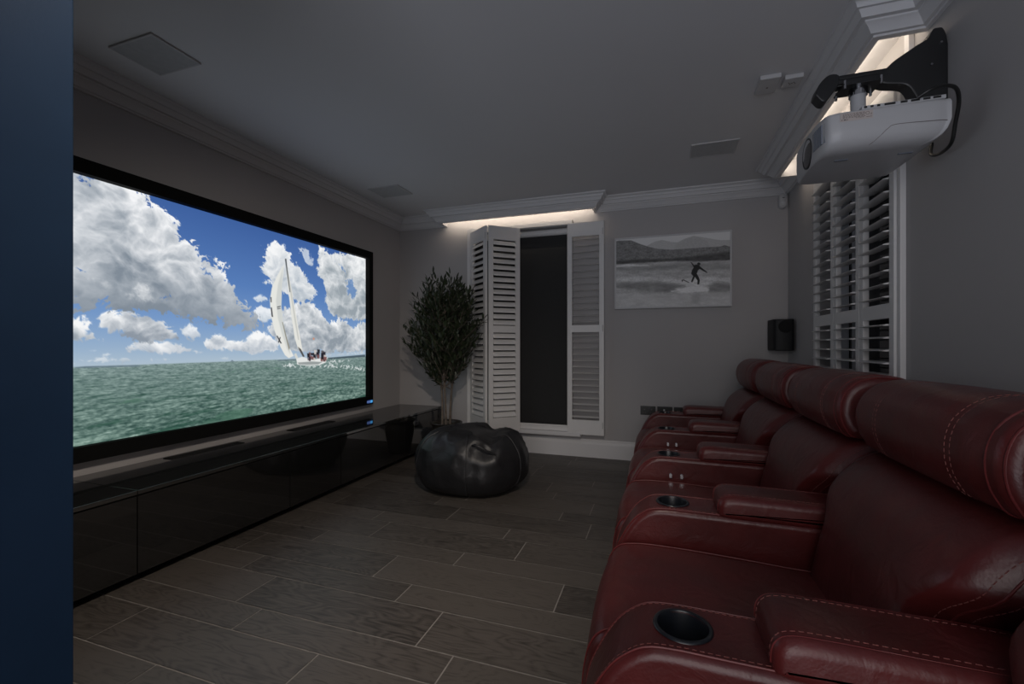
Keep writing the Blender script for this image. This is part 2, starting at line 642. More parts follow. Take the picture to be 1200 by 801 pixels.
# ---- far window: lining, casing, sash, pane, sill
w1 = B()
x0, x1, z0, z1 = FW['x0'], FW['x1'], FW['z0'], FW['z1']
cw, yf0, yf1 = 0.050, 4.312, YF
w1.box(x0 - cw, x0, yf0, yf1, z0 - 0.045, z1 + 0.045, r=0.004)
w1.box(x1, x1 + cw, yf0, yf1, z0 - 0.045, z1 + 0.045, r=0.004)
w1.box(x0 - cw, x1 + cw, yf0 + 0.001, yf1, z1, z1 + 0.045, r=0.004)
w1.box(x0 - cw, x1 + cw, yf0 + 0.001, yf1, z0 - 0.03, z0 + 0.010, r=0.003)
w1.box(x0, x1, yf0 + 0.012, yf0 + 0.024, z0 + 0.010, z0 + 0.026, r=0.003)      # bottom shutter track
w1 = w1.done('window_1', M['shutter'], structure=True)
s = B()
s.box(x0 - 0.10, x1 + 0.14, 4.270, YF - 0.002, z0 - 0.072, z0 - 0.0305, r=0.006)
s.done('window_sill', M['trim'], w1)
s = B()
s.box(x0, x0 + 0.05, YF + 0.10, YF + 0.16, z0, z1)
s.box(x1 - 0.05, x1, YF + 0.10, YF + 0.16, z0, z1)
s.box(x0 + 0.05, x1 - 0.05, YF + 0.10, YF + 0.16, z1 - 0.05, z1)
s.box(x0 + 0.05, x1 - 0.05, YF + 0.10, YF + 0.16, z0, z0 + 0.05)
s.done('sash_frame', M['sash'], w1)
B().box(x0 - 0.02, x1 + 0.02, YF + 0.162, YF + 0.172, z0 - 0.02, z1 + 0.02).done('window_pane', M['glass'], w1)
# black roller blind inside the opening
rb = thing('roller_blind', 'black roller blind pulled down in the tall window between open white shutters', 'blind', ((x0 + x1) / 2, YF + 0.05, z0))
B().box(x0 + 0.006, x1 - 0.006, YF + 0.046, YF + 0.048, z0 + 0.004, z1 - 0.06).done('blind_fabric', M['blind'], rb)
b = B().cyl((x0 + 0.004, YF + 0.052, z1 - 0.040), (x1 - 0.004, YF + 0.052, z1 - 0.040), 0.034, seg=28)
b.done('roller_tube', M['shutter'], rb)
B().box(x0 + 0.006, x1 - 0.006, YF + 0.042, YF + 0.052, z0 + 0.002, z0 + 0.020, r=0.003).done('bottom_bar', M['darkplastic'], rb)

# ---- right window
w2 = B()
y0, y1, z0r, z1r = RW['y0'], RW['y1'], RW['z0'], RW['z1']
xf0, xf1 = XR - 0.024, XR
w2.box(xf0, xf1, y0 - 0.042, y0 - 0.012, z0r - 0.045, z1r + 0.045, r=0.004)
w2.box(xf0, xf1, y1 + 0.020, y1 + 0.05, z0r - 0.045, z1r + 0.045, r=0.004)
w2.box(xf0 + 0.001, xf1, y0 - 0.042, y1 + 0.05, z1r + 0.006, z1r + 0.045, r=0.004)
w2.box(xf0 + 0.001, xf1, y0 - 0.042, y1 + 0.05, z0r - 0.045, z0r - 0.006, r=0.004)
w2 = w2.done('window_2', M['shutter'], structure=True)
s = B()
for ya, yb in ((y0, y0 + 0.06), (y1 - 0.06, y1), (3.235, 3.295)):
    s.box(XR + 0.09, XR + 0.15, ya, yb, z0r, z1r, r=0.004)
for za, zb_ in ((z0r, z0r + 0.06), (z1r - 0.06, z1r), ):
    s.box(XR + 0.091, XR + 0.149, y0, y1, za, zb_, r=0.004)
s.done('sash_frame', M['sash'], w2)
B().box(XR + 0.152, XR + 0.162, y0 - 0.02, y1 + 0.02, z0r - 0.02, z1r + 0.02).done('window_pane', M['glass'], w2)


# ================================================================== PLANTATION SHUTTERS
def shutter_panel(name, label, loc, rotz, width, zlo, zhi, tilt, group, top_rail=0.135, bot_rail=0.145, hinge_side=None, depth=0.064):
    """panel standing in its own x-z plane, hinge edge at local x=0, leaf to +x, thickness in y"""
    t = thing(name, label, 'shutter', loc, group)
    st, th = 0.048, 0.028
    W, h = width, zhi - zlo
    rz0, rz1 = 1.229 - zlo, 1.301 - zlo
    b = B()
    b.box(0.001, st, -th / 2, th / 2, 0, h, r=0.004)
    b.box(W - st, W - 0.001, -th / 2, th / 2, 0, h, r=0.004)
    for a, c in ((h - top_rail, h), (rz0, rz1), (0, bot_rail)):
        b.box(st - 0.004, W - st + 0.004, -th / 2 + 0.001, th / 2 - 0.001, a + 0.0005, c - 0.0005, r=0.003)
    def fin(bb, nm, mt):
        me = bpy.data.meshes.new(nm)
        bb.bm.to_mesh(me)
        bb.bm.free()
        me.materials.append(mt)
        me.polygons.foreach_set('use_smooth', [True] * len(me.polygons))
        me.set_sharp_from_angle(angle=math.radians(35))
        o = bpy.data.objects.new(nm, me)
        COL.objects.link(o)
        w = o.modifiers.new('weighted', 'WEIGHTED_NORMAL')
        w.keep_sharp = True
        o.parent = t
        return o
    fin(b, 'panel_frame', M['shutter'])
    pitch = 0.0604
    for lo, hi in ((rz1, h - top_rail), (bot_rail, rz0)):
        n = int(round((hi - lo) / pitch))
        p = (hi - lo) / n
        b = B()
        for i in range(n):
            zc_ = lo + (i + 0.5) * p
            el = [(depth / 2 * math.cos(2 * PI * k / 16), 0.0048 * math.sin(2 * PI * k / 16)) for k in range(16)]
            ct, sn = math.cos(tilt), math.sin(tilt)
            ring = [(q[0] * ct - q[1] * sn, zc_ + q[0] * sn + q[1] * ct) for q in el]
            b.rings([[(st + 0.001, q[0], q[1]) for q in ring], [(W - st - 0.001, q[0], q[1]) for q in ring]])
        fin(b, 'louvre_bank', M['shutter'])
    if hinge_side is not None:
        for zz in (0.10, h / 2, h - 0.10):
            b = B()
            b.cyl((hinge_side, -th / 2 - 0.002, zz - 0.03), (hinge_side, -th / 2 - 0.002, zz + 0.03), 0.0045, seg=10)
            fin(b, 'hinge', M['whiteplastic'])
    t.rotation_euler = (0, 0, rotz)
    return t


PW = 0.350
A = math.acos(0.265 / PW)
hx = FW['x0'] + 0.005
HY = 4.300
g = 'shutters of the tall far window'
ap = (hx + PW * math.cos(A), HY - PW * math.sin(A))
TL = math.radians(50)
shutter_panel('shutter_panel', 'white louvred shutter swung into the room, partly hidden behind the olive tree', (hx, HY, 0.234), -A, PW, 0.234, 2.296, TL, g, hinge_side=PW)
shutter_panel('shutter_panel', 'white louvred shutter with tilted slats, folded back beside the black roller blind', (ap[0] + 0.022, ap[1], 0.234), A, PW - 0.012, 0.234, 2.296, TL, g)
shutter_panel('shutter_panel', 'white louvred shutter folded flat against the far wall next to the surf picture', (-0.862, 4.290, 0.232), 0, PW + 0.008, 0.232, 2.300, math.radians(6), g, hinge_side=PW - 0.006)

g = 'shutters of the window behind the recliners'
pw = (3.590 - 2.470) / 3
for i, lab in enumerate(('white louvred shutter behind the recliners, the nearest of the three panels',
                         'white louvred shutter behind the recliners, the middle one of three',
                         'white louvred shutter behind the recliners, the one closest to the corner speaker')):
    # leaf runs along +y from its hinge edge; room side is -x
    shutter_panel('shutter_panel', lab, (XR - 0.020, 2.470 + pw * i + 0.001, 0.300), PI / 2, pw - 0.002, 0.300, 2.300, math.radians(-5), g, depth=0.076)


# ================================================================== PROJECTION SCREEN AND ITS PICTURE
def onX(u, v, x):
    r = (u - CX) / F_PX
    w = (CY - v) / F_PX
    k = x / (r * CS - SN)
    return ((r * SN + CS) * k, EYE + w * k)


def onY(u, v, y):
    r = (u - CX) / F_PX
    w = (CY - v) / F_PX
    k = y / (r * SN + CS)
    return ((r * CS - SN) * k, EYE + w * k)


_grad = {}


def vnoise(x, y, seed):
    """gradient noise, about 0..1"""
    if seed not in _grad:
        a = np.random.RandomState(seed).rand(256, 256) * 2 * PI
        _grad[seed] = (np.cos(a), np.sin(a))
    gx, gy = _grad[seed]
    xi, yi = np.floor(x).astype(int), np.floor(y).astype(int)
    fx, fy = x - xi, y - yi
    u = fx * fx * fx * (fx * (fx * 6 - 15) + 10)
    v = fy * fy * fy * (fy * (fy * 6 - 15) + 10)

    def d(i, j):
        a, b_ = (xi + i) % 256, (yi + j) % 256
        return gx[a, b_] * (fx - i) + gy[a, b_] * (fy - j)
    n = (d(0, 0) * (1 - u) + d(1, 0) * u) * (1 - v) + (d(0, 1) * (1 - u) + d(1, 1) * u) * v
    return n * 0.72 + 0.5


def fbm(x, y, seed, octv=5, gain=0.5, billow=False):
    s, a, tot = 0.0, 1.0, 0.0
    for o in range(octv):
        ca, sa = math.cos(0.6 * o), math.sin(0.6 * o)
        xr, yr = x * ca - y * sa, x * sa + y * ca
        n = vnoise(xr * 2.03 ** o + 13.7 * o + 31, yr * 2.03 ** o + 7.1 * o + 57, seed + o)
        if billow:
            n = np.abs(2 * n - 1) * 1.6
        s = s + a * n
        tot += a
        a *= gain
    return s / tot


def poly_sd(px, py, poly):
    """signed distance to a polygon, positive inside"""
    best = np.full(px.shape, 1e9)
    inside = np.zeros(px.shape, bool)
    n = len(poly)
    for i in range(n):
        (ax, ay), (bx, by) = poly[i], poly[(i + 1) % n]
        ex, ey = bx - ax, by - ay
        t = np.clip(((px - ax) * ex + (py - ay) * ey) / (ex * ex + ey * ey + 1e-12), 0, 1)
        best = np.minimum(best, np.hypot(px - ax - t * ex, py - ay - t * ey))
        if ey != 0:
            c = ((ay > py) != (by > py)) & (px < ex * (py - ay) / ey + ax)
            inside ^= c
    return np.where(inside, best, -best)


def over(img, col, m):
    return img * (1 - m[..., None]) + np.asarray(col, float) * m[..., None] if np.ndim(col) == 1 else img * (1 - m[..., None]) + col * m[..., None]


def ramp3(a, b_, t):
    return np.asarray(a, float) * (1 - t[..., None]) + np.asarray(b_, float) * t[..., None]


SX = -2.810                                    # picture plane
SY0, SY1, SZ0, SZ1 = 1.258, 3.735, 0.587, 1.974


def screen_picture(Y, Z):
    """colours (0-255 display values) of the sailing picture; outlines are given as spots on the
    photographed picture and carried onto the flat of the screen"""
    def T(pts):
        return [onX(u, v, SX) for u, v in pts]
    hz = onX(427, 417.5, SX)[1]
    up = np.clip((Z - hz) / (SZ1 - hz), 0, 1)
    img = np.zeros(Y.shape + (3,))
    stops = [(0, (172, 190, 205)), (0.10, (150, 175, 202)), (0.28, (118, 152, 198)), (0.55, (86, 124, 183)), (1.0, (62, 96, 158))]
    for k in range(3):
        img[..., k] = np.interp(up, [s[0] for s in stops], [s[1][k] for s in stops])
    wx, wy = fbm(Y * 4, Z * 4, 11, 4) - 0.5, fbm(Y * 4 + 50, Z * 4, 17, 4) - 0.5
    Yw, Zw = Y + 0.16 * wx, Z + 0.16 * wy
    wob = 1.5 * (0.62 * (0.34 - fbm(Yw * 6.5, Zw * 6.5, 31, 6, 0.56, billow=True)) + 0.5 * (fbm(Yw * 5, Zw * 5, 41, 5, 0.5) - 0.5))
    wob = wob + 0.04
    wob2 = 1.3 * (0.34 - fbm(Yw * 21, Zw * 21, 51, 4, 0.6, billow=True))
    bil = fbm(Yw * 5.4 + 3, Zw * 6.6, 71, 6, 0.58, billow=True) * 0.9
    soft = 0.5 + 1.5 * (fbm(Yw * 2.6 + 9, Zw * 3.6, 91, 5, 0.5) - 0.5)

    def cloud(pts, lo=(146, 155, 166), hi=(246, 247, 248), edge=0.018, rag=0.16, gain=1.0, lit=0.62, alpha=1.0, thick=0.30):
        nonlocal img
        P = T(pts)
        sd = poly_sd(Y, Z, P) + wob * rag + wob2 * rag * 0.42
        m = smoothstep(0, edge, sd) * alpha
        zs = [p[1] for p in P]
        tv = np.clip((Z - min(zs)) / (max(zs) - min(zs)), 0, 1)
        rim = np.exp(-np.maximum(sd, 0) / thick)
        val = lit * tv ** 0.8 + 0.45 * rim * (0.35 + 0.65 * tv) + 1.15 * (0.30 - bil) + 0.7 * (soft - 0.5) * gain + 0.12
        val = np.clip(val, 0, 1)
        img = over(img, ramp3(lo, hi, val), m)

    # haze and low cloud rows
    cloud([(88, 421), (130, 418), (170, 420), (200, 421), (170, 424), (88, 425)], lo=(170, 182, 194), hi=(224, 229, 233), rag=0.05, alpha=0.7)
    cloud([(100, 409), (110, 407), (118, 410), (112, 413), (101, 413)], rag=0.03, lo=(175, 186, 196), alpha=0.8)
    cloud([(112, 416), (125, 413), (134, 414), (126, 418)], rag=0.03, lo=(190, 200, 208), alpha=0.8)
    cloud([(148, 408), (160, 401), (178, 400), (196, 399), (214, 404), (230, 409), (238, 413), (220, 415), (180, 414), (152, 412)], rag=0.05, lo=(160, 172, 186), thick=0.1)
    cloud([(50, 370), (100, 370), (113, 380), (106, 388), (116, 394), (130, 403), (112, 402), (100, 400), (50, 402)], rag=0.07, lo=(150, 160, 170), thick=0.1)
    cloud([(114, 366), (130, 362), (152, 364), (172, 368), (188, 374), (204, 384), (214, 392), (208, 398), (180, 399), (152, 397), (128, 393), (114, 384)], rag=0.07, lo=(140, 150, 162), thick=0.14)
    cloud([(206, 384), (220, 377), (232, 384), (238, 396), (226, 399), (214, 396)], rag=0.05, lo=(165, 176, 188), alpha=0.9)
    cloud([(238, 402), (246, 394), (258, 389), (270, 396), (280, 400), (288, 396), (296, 388), (306, 386), (318, 391), (330, 402), (326, 412), (306, 415), (284, 414), (262, 411), (242, 409)], rag=0.055, lo=(158, 169, 182), thick=0.1)
    cloud([(250, 421), (262, 417), (272, 420), (300, 417), (330, 419), (428, 411), (428, 415), (300, 422)], lo=(178, 190, 200), hi=(220, 226, 230), rag=0.04, alpha=0.55)
    # clouds around the boat
    cloud([(306, 288), (313, 285), (322, 282), (332, 287), (340, 297), (346, 309), (356, 318), (364, 330), (371, 341), (368, 351), (356, 356), (342, 350), (326, 338), (310, 330), (304, 318), (308, 305)], rag=0.09, lo=(176, 186, 196), thick=0.2, lit=0.5)
    cloud([(294, 349), (304, 344), (314, 347), (317, 353), (304, 354)], rag=0.04, lo=(196, 206, 214), alpha=0.85)
    cloud([(296, 362), (306, 358), (318, 362), (322, 374), (312, 378), (298, 374)], rag=0.05, lo=(188, 198, 206), alpha=0.9)
    cloud([(374, 288), (396, 295), (460, 300), (460, 376), (406, 376), (390, 372), (379, 352), (380, 338), (370, 320), (372, 306)], rag=0.07, lo=(150, 160, 168), lit=0.35, thick=0.25)
    cloud([(349, 289), (360, 293), (366, 304), (369, 316), (360, 311), (354, 299)], rag=0.10, lo=(190, 200, 210), alpha=0.75)
    # blue gaps in the right hand mass
    for g_ in ([(404, 322), (413, 328), (417, 343), (412, 350), (408, 338)], [(400, 374), (410, 371), (414, 377), (405, 381)], [(394, 306), (404, 314), (400, 317)]):
        sd = poly_sd(Y, Z, T(g_)) + wob * 0.14 + wob2 * 0.05
        img = over(img, (98, 134, 186), smoothstep(0, 0.03, sd) * 0.85)
    cloud([(318, 374), (330, 362), (346, 356), (362, 354), (376, 362), (384, 374), (398, 372), (414, 380), (460, 372), (460, 409), (400, 413), (366, 414), (340, 413), (322, 402), (314, 390)], rag=0.09, lo=(142, 152, 162), lit=0.42, thick=0.16)
    # the great cloud on the left
    big = [(20, 176), (130, 205), (160, 214), (170, 224), (182, 233), (197, 246), (214, 259), (211, 268), (219, 281), (232, 289), (236, 299), (246, 303), (258, 309), (272, 315), (271, 330), (282, 345), (287, 357), (299, 369), (306, 381), (294, 387), (274, 382), (250, 380), (219, 374), (178, 366), (132, 361), (20, 368)]
    P = T(big)
    sd = poly_sd(Y, Z, P) + wob * 0.13 + wob2 * 0.06
    m = smoothstep(0, 0.016, sd)
    # light side: towards the ragged sunlit rim, grey towards the flat base
    dist = poly_sd(Y, Z, T([(20, 130), (130, 160), (160, 190), (170, 224), (197, 246), (214, 259), (219, 281), (236, 299), (272, 315), (287, 357), (306, 381), (306, 460), (20, 460)]))
    base = np.clip((Z - onX(200, 371, SX)[1]) / 0.30, 0, 1)
    val = 0.10 + 0.62 * np.exp(-np.maximum(dist, 0) / 0.30) + 0.22 * base + 0.85 * (0.30 - bil) + 0.8 * (soft - 0.5)
    val = np.clip(val, 0, 1) * (0.25 + 0.75 * base)
    img = over(img, ramp3((128, 139, 151), (245, 246, 248), val), m)
    # sunlit puffs in front of its base
    cloud([(102, 324), (114, 319), (128, 328), (140, 336), (128, 342), (112, 336)], rag=0.10, lo=(160, 168, 176), edge=0.08, thick=0.08, alpha=0.9)
    cloud([(146, 344), (158, 335), (174, 333), (186, 344), (182, 356), (164, 358), (150, 352)], rag=0.10, lo=(165, 172, 180), edge=0.08, thick=0.08, alpha=0.85)
    cloud([(88, 213), (112, 206), (140, 214), (120, 234), (104, 240), (88, 238)], rag=0.14, lo=(190, 197, 204), edge=0.10, thick=0.2, alpha=0.8)
    for g_ in ([(92, 205), (106, 208), (104, 212), (96, 209)], [(90, 313), (100, 315), (104, 322), (93, 318)], [(190, 349), (199, 345), (201, 348), (193, 351)], [(236, 312), (246, 318), (250, 325), (240, 322)]):
        sd = poly_sd(Y, Z, T(g_)) + wob2 * 0.08
        img = over(img, (84, 120, 178), smoothstep(0, 0.02, sd) * 0.8)
    # ---- sea, in the perspective of its own picture
    d = np.maximum(hz - Z, 0)
    p = 1.0 / (d + 0.035)
    gx = (Y - 2.6) * p
    w1_ = fbm(gx * 0.9 + 40, p * 2.6 + 40, 131, 5, 0.62)
    w2_ = fbm(gx * 3.6 + 90, p * 9.0 + 70, 151, 4, 0.6)
    w3_ = fbm(Y * 26 + 4, Z * 75 + 4, 171, 3, 0.6)
    dn = np.clip(d / 0.41, 0, 1)
    sea = ramp3((128, 148, 147), (84, 110, 102), dn ** 0.55)
    val = 1.0 * (w1_ - 0.5) + 0.8 * (w2_ - 0.5) + 0.9 * (w3_ - 0.5)
    sea = sea + 1.35 * val[..., None] * np.array((120, 118, 112)) * (0.45 + 0.55 * dn)[..., None]
    deep = smoothstep(0.12, 0.34, -(w1_ - 0.5) * 1.9 - 0.5 * (w2_ - 0.5)) * (0.2 + 0.8 * dn)
    sea = over(sea, (58, 94, 80), deep * 0.7)
    fleck = smoothstep(0.64, 0.80, w2_ * 0.55 + w3_ * 0.45) * (0.35 + 0.4 * dn)
    sea = over(sea, (176, 192, 190), fleck * 0.55)
    # the darker swell in front
    for g_ in ([(222, 497), (240, 488), (268, 480), (300, 476), (290, 486), (262, 494), (236, 499)], [(250, 436), (300, 431), (330, 430), (300, 434)], [(120, 470), (150, 468), (190, 468), (160, 474), (130, 474)]):
        sd = poly_sd(Y, Z, T(g_)) + (w1_ - 0.5) * 0.16 + (w3_ - 0.5) * 0.04
        sea = over(sea, (62, 98, 82), smoothstep(0, 0.03, sd) * 0.7)
    img = over(img, sea, smoothstep(hz + 0.004, hz - 0.003, Z))
    # distant shores
    for g_, c in (([(384, 419), (400, 417.6), (428, 415.2), (428, 418.0), (386, 420.6)], (62, 78, 88)), ([(88, 430.2), (100, 428.8), (118, 428.6), (140, 428), (160, 427.6), (166, 429), (88, 431.2)], (98, 116, 130)), ([(270, 423.2), (272, 421.6), (274, 423.0)], (90, 104, 116)), ([(325, 421.6), (348, 420.2), (348, 421.6), (325, 422.6)], (98, 114, 124))):
        sd = poly_sd(Y, Z, T(g_))
        img = over(img, c, smoothstep(-0.003, 0.003, sd) * 0.85)
    # ---- boat
    foam = [[(332, 427.5), (340, 425.6), (348, 426.5), (362, 428.5), (384, 426.5), (396, 426), (412, 428), (428, 431), (428, 435), (404, 431), (380, 430.5), (352, 431), (336, 430)], [(384, 422.5), (398, 420.6), (410, 421.6), (398, 424.6), (386, 425.5)]]
    for g_ in foam:
        sd = poly_sd(Y, Z, T(g_)) + wob2 * 0.06 + (w3_ - 0.5) * 0.05
        img = over(img, (232, 236, 236), smoothstep(0, 0.02, sd) * 0.85)

    def flat(pts, c, a=1.0, soft_=0.0035):
        nonlocal img
        sd = poly_sd(Y, Z, T(pts))
        img = over(img, c, smoothstep(-soft_, soft_, sd) * a)
    flat([(347, 420), (348.6, 427), (360, 428.4), (374, 427.6), (381.5, 424.6), (384, 418.6), (376, 419.4), (366, 421.4), (354, 417.8)], (226, 228, 226))
    flat([(349, 424.5), (366, 423.2), (378, 424), (373, 426.8), (360, 427.4), (350, 426.6)], (126, 134, 134), 0.75)
    flat([(344.5, 415), (347, 413.4), (349.4, 419), (347, 420.4)], (214, 214, 206), 0.9)
    rs = np.random.RandomState(5)
    for k in range(34):
        u = 361 + rs.rand() * 20.5
        v = 421 - rs.rand() * (5.2 + 4.6 * min(1, max(0, (u - 360) / 12)))
        c = [(38, 36, 44), (60, 46, 58), (28, 28, 32), (120, 84, 84), (96, 92, 96), (206, 200, 196)][rs.randint(6)]
        w_, h_ = 1.0 + rs.rand() * 0.8, 1.4 + rs.rand() * 1.3
        flat([(u - w_, v - h_), (u + w_, v - h_ * 0.8), (u + w_ * 0.8, v + h_), (u - w_ * 0.7, v + h_)], c, 0.92, 0.005)
    sail1 = [(332.6, 309.5), (325, 322.6), (318.6, 337), (316.2, 351.6), (317.5, 369.7), (322, 388), (328.5, 406), (334, 416), (338.5, 419.4), (344.2, 416.8), (339.6, 407.7), (335.2, 393), (331.4, 377), (329.6, 358.8), (330.5, 335), (332.4, 317)]
    sail2 = [(334.4, 305), (336.4, 326), (339, 350), (342.4, 377), (345.4, 396), (349, 408), (354.6, 411.4), (353, 401), (349.6, 384), (345.9, 362), (342.2, 341), (338.6, 322), (335.6, 305)]
    flat(sail1, (228, 229, 224))
    flat([(331.6, 313), (325.8, 333), (323.4, 352), (325.6, 372), (330, 390), (336, 408), (340, 415), (339.6, 407.7), (335.2, 393), (331.4, 377), (329.6, 358.8), (330.5, 335)], (198, 202, 200), 0.75, 0.008)
    flat([(339.6, 407.6), (335.4, 393), (331.6, 377.5), (330.6, 377), (334.2, 393), (338.6, 410)], (120, 118, 104), 0.8)
    flat(sail2, (226, 226, 220))
    flat([(336.6, 318), (340.6, 346), (345.2, 376), (349.2, 398), (350.6, 398), (346.4, 372), (341.8, 342), (337.6, 318)], (186, 188, 184), 0.7)
    flat([(333.8, 303), (335.6, 303), (337.2, 318), (340.2, 342), (339.4, 342), (336.2, 320)], (74, 80, 86), 0.95)
    flat([(349, 406), (352.8, 409), (357, 417.5), (355, 418), (351, 410.5)], (70, 68, 66), 0.9)
    # dark marks on the sails
    for g_ in ([(317, 348), (318.2, 348), (318.4, 354), (317.2, 354)], [(317.2, 360), (318.6, 360), (320, 371), (318.4, 371)], [(324, 393.4), (325.2, 393), (330.2, 402), (328.8, 402.4)], [(328, 394.6), (329, 395), (326.8, 401.6), (325.8, 400.6)], [(324.6, 359.2), (328.8, 358.2), (328.8, 359.2), (324.8, 360.2)], [(324.8, 361.4), (328.6, 360.6), (328.6, 361.4), (325, 362.2)]):
        flat(g_, (40, 42, 50), 0.9, 0.003)
    flat([(366.4, 395.8), (368.6, 395.6), (368.4, 398), (366.8, 398)], (214, 140, 110), 0.85)
    # hairline of light at the very edge of the picture
    return np.clip(img, 0, 255)


def surf_picture(X, Z):
    """black and white photograph of a surfer on a small wave"""
    yp = 4.318

    def T(pts):
        return [onY(710 + a / 7.281, 260 + b_ / 7.281, yp) for a, b_ in pts]
    n1 = fbm(X * 16, Z * 40, 201, 5, 0.6) - 0.5
    n2 = fbm(X * 60, Z * 90, 221, 3, 0.6) - 0.5
    n3 = fbm(X * 9, Z * 26, 241, 4, 0.6) - 0.5
    zt, zb_ = onY(720, 282, yp)[1], onY(721, 361, yp)[1]
    img = np.full(X.shape, 196.0)

    def reg(pts, c, a=1.0, wob=0.0, soft_=0.003, tex=0.0, nz=None):
        nonlocal img
        sd = poly_sd(X, Z, T(pts)) + wob * n1
        m = smoothstep(-soft_, soft_, sd) * a
        img = img * (1 - m) + (c + tex * (nz if nz is not None else n2)) * m
    reg([(350, 200), (420, 165), (480, 152), (560, 170), (610, 172), (680, 140), (750, 118), (830, 130), (920, 145), (980, 155), (1080, 150), (1080, 300), (350, 300)], 158, tex=26, wob=0.006)
    reg([(590, 200), (660, 150), (750, 118), (800, 130), (860, 160), (900, 225), (590, 235)], 146, 0.7, tex=40, soft_=0.01)
    reg([(60, 170), (110, 158), (215, 156), (300, 190), (380, 214), (440, 228), (560, 236), (700, 226), (860, 214), (980, 208), (1010, 196), (1050, 206), (1085, 212), (1085, 345), (60, 360)], 92, tex=70, wob=0.004, nz=n1 + n2)
    reg([(60, 335), (300, 318), (560, 312), (800, 285), (1085, 250), (1085, 325), (800, 332), (560, 330), (300, 350), (60, 365)], 50, tex=60, wob=0.012, nz=n1, soft_=0.012)
    reg([(60, 362), (300, 350), (560, 335), (800, 338), (1085, 322), (1085, 760), (60, 760)], 150, tex=90, wob=0.010, nz=n3 + n2 * 0.6, soft_=0.01)
    reg([(60, 372), (200, 360), (380, 366), (380, 378), (200, 380), (60, 388)], 226, 0.8, tex=40, wob=0.03)
    reg([(60, 385), (300, 375), (700, 345), (1085, 350), (1085, 395), (700, 400), (300, 420), (60, 415)], 112, 0.7, tex=70, wob=0.03, nz=n3, soft_=0.02)
    reg([(60, 480), (300, 470), (560, 480), (700, 480), (870, 470), (1085, 480), (1085, 540), (700, 540), (400, 525), (60, 540)], 205, 0.75, tex=90, wob=0.03, nz=n3 + n2, soft_=0.02)
    reg([(60, 515), (240, 510), (440, 505), (640, 530), (720, 545), (640, 590), (440, 600), (240, 570), (60, 560)], 96, 0.8, tex=70, wob=0.03, nz=n3, soft_=0.02)
    reg([(870, 540), (960, 510), (1085, 520), (1085, 595), (980, 600), (880, 600)], 100, 0.8, tex=70, wob=0.03, nz=n3, soft_=0.02)
    reg([(560, 590), (680, 545), (740, 520), (800, 540), (880, 560), (870, 600), (760, 595), (650, 610)], 222, 0.85, tex=60, wob=0.05, nz=n1 + n2, soft_=0.015)
    reg([(60, 610), (460, 612), (700, 605), (1085, 598), (1085, 760), (60, 760)], 172, 0.9, tex=55, wob=0.02, nz=n3 + 0.4 * n2, soft_=0.015)
    reg([(720, 620), (800, 615), (800, 700), (740, 706)], 120, 0.5, wob=0.05, soft_=0.02)
    # board and surfer
    reg([(642, 492), (660, 486), (712, 512), (770, 545), (800, 556), (740, 548), (690, 540), (652, 518)], 190, 1, soft_=0.003)
    reg([(646, 494), (662, 489), (712, 514), (706, 518), (660, 496), (652, 512)], 30, 1, soft_=0.003)
    K = 16
    reg([(722, 340), (732, 344), (752, 368), (772, 362), (794, 368), (806, 380), (866, 428), (862, 434), (800, 400), (786, 412), (776, 440), (792, 468), (802, 496), (796, 532), (780, 532), (782, 498), (760, 466), (752, 486), (738, 514), (726, 510), (738, 478), (746, 462), (728, 440), (734, 412), (750, 386), (738, 366)], K, 1, soft_=0.003)
    th = np.linspace(0, 2 * PI, 14)[:-1]
    reg([(793 + 14 * math.cos(t), 357 + 13 * math.sin(t)) for t in th], K + 8, 1, soft_=0.003)
    img = 255 * (np.clip(img, 4, 235) / 255) ** 0.72
    return np.repeat(img[..., None], 3, axis=-1)


def picture_grid(name, nu, nv, place, colour, mat_, parent, gain=1.0):
    """flat grid whose vertices carry the picture's colours"""
    U, V = np.meshgrid(np.linspace(0, 1, nu), np.linspace(0, 1, nv))
    co, A1, A2 = place(U, V)
    rgb = np.minimum(lin(colour(A1, A2) / 255.0) * gain, 0.9 if gain != 1.0 else 1.0)
    me = bpy.data.meshes.new(name)
    n = nu * nv
    me.vertices.add(n)
    me.vertices.foreach_set('co', co.reshape(-1).astype(np.float32))
    idx = np.arange(n).reshape(nv, nu)
    q = np.stack([idx[:-1, :-1], idx[:-1, 1:], idx[1:, 1:], idx[1:, :-1]], -1).reshape(-1, 4)
    me.loops.add(q.size)
    me.loops.foreach_set('vertex_index', q.ravel().astype(np.int32))
    me.polygons.add(len(q))
    me.polygons.foreach_set('loop_start', np.arange(0, q.size, 4, dtype=np.int32))
    me.update(calc_edges=True)
    at = me.color_attributes.new('Col', 'FLOAT_COLOR', 'POINT')
    at.data.foreach_set('color', np.concatenate([rgb, np.ones(rgb.shape[:2] + (1,))], -1).reshape(-1).astype(np.float32))
    return mesh_obj(name, me, mat_, parent, smooth=0)


scr = thing('projection_screen', 'wide black framed projection screen on the wall showing a sailing boat at sea', 'projection screen', (XL + 0.001, (SY0 + SY1) / 2, 0.50))
b = B()
fy0, fy1, fz0, fz1 = 1.201, 3.792, 0.509, 2.047
xw, xo = XL + 0.001, -2.762
for (a0, a1, c0, c1) in ((fy0, fy1, SZ1 - 0.001, fz1), (fy0, fy1, fz0, SZ0 + 0.001), (fy0, SY0 + 0.001, SZ0, SZ1), (SY1 - 0.001, fy1, SZ0, SZ1)):
    b.box(xw, xo, a0, a1, c0, c1)
b.done('frame', M['velvet'], scr, smooth=0)


def place_screen(U, V):
    Yy = SY0 + (SY1 - SY0) * U
    Zz = SZ1 + (SZ0 - SZ1) * V
    return np.stack([np.full(U.shape, SX), Yy, Zz], -1), Yy, Zz


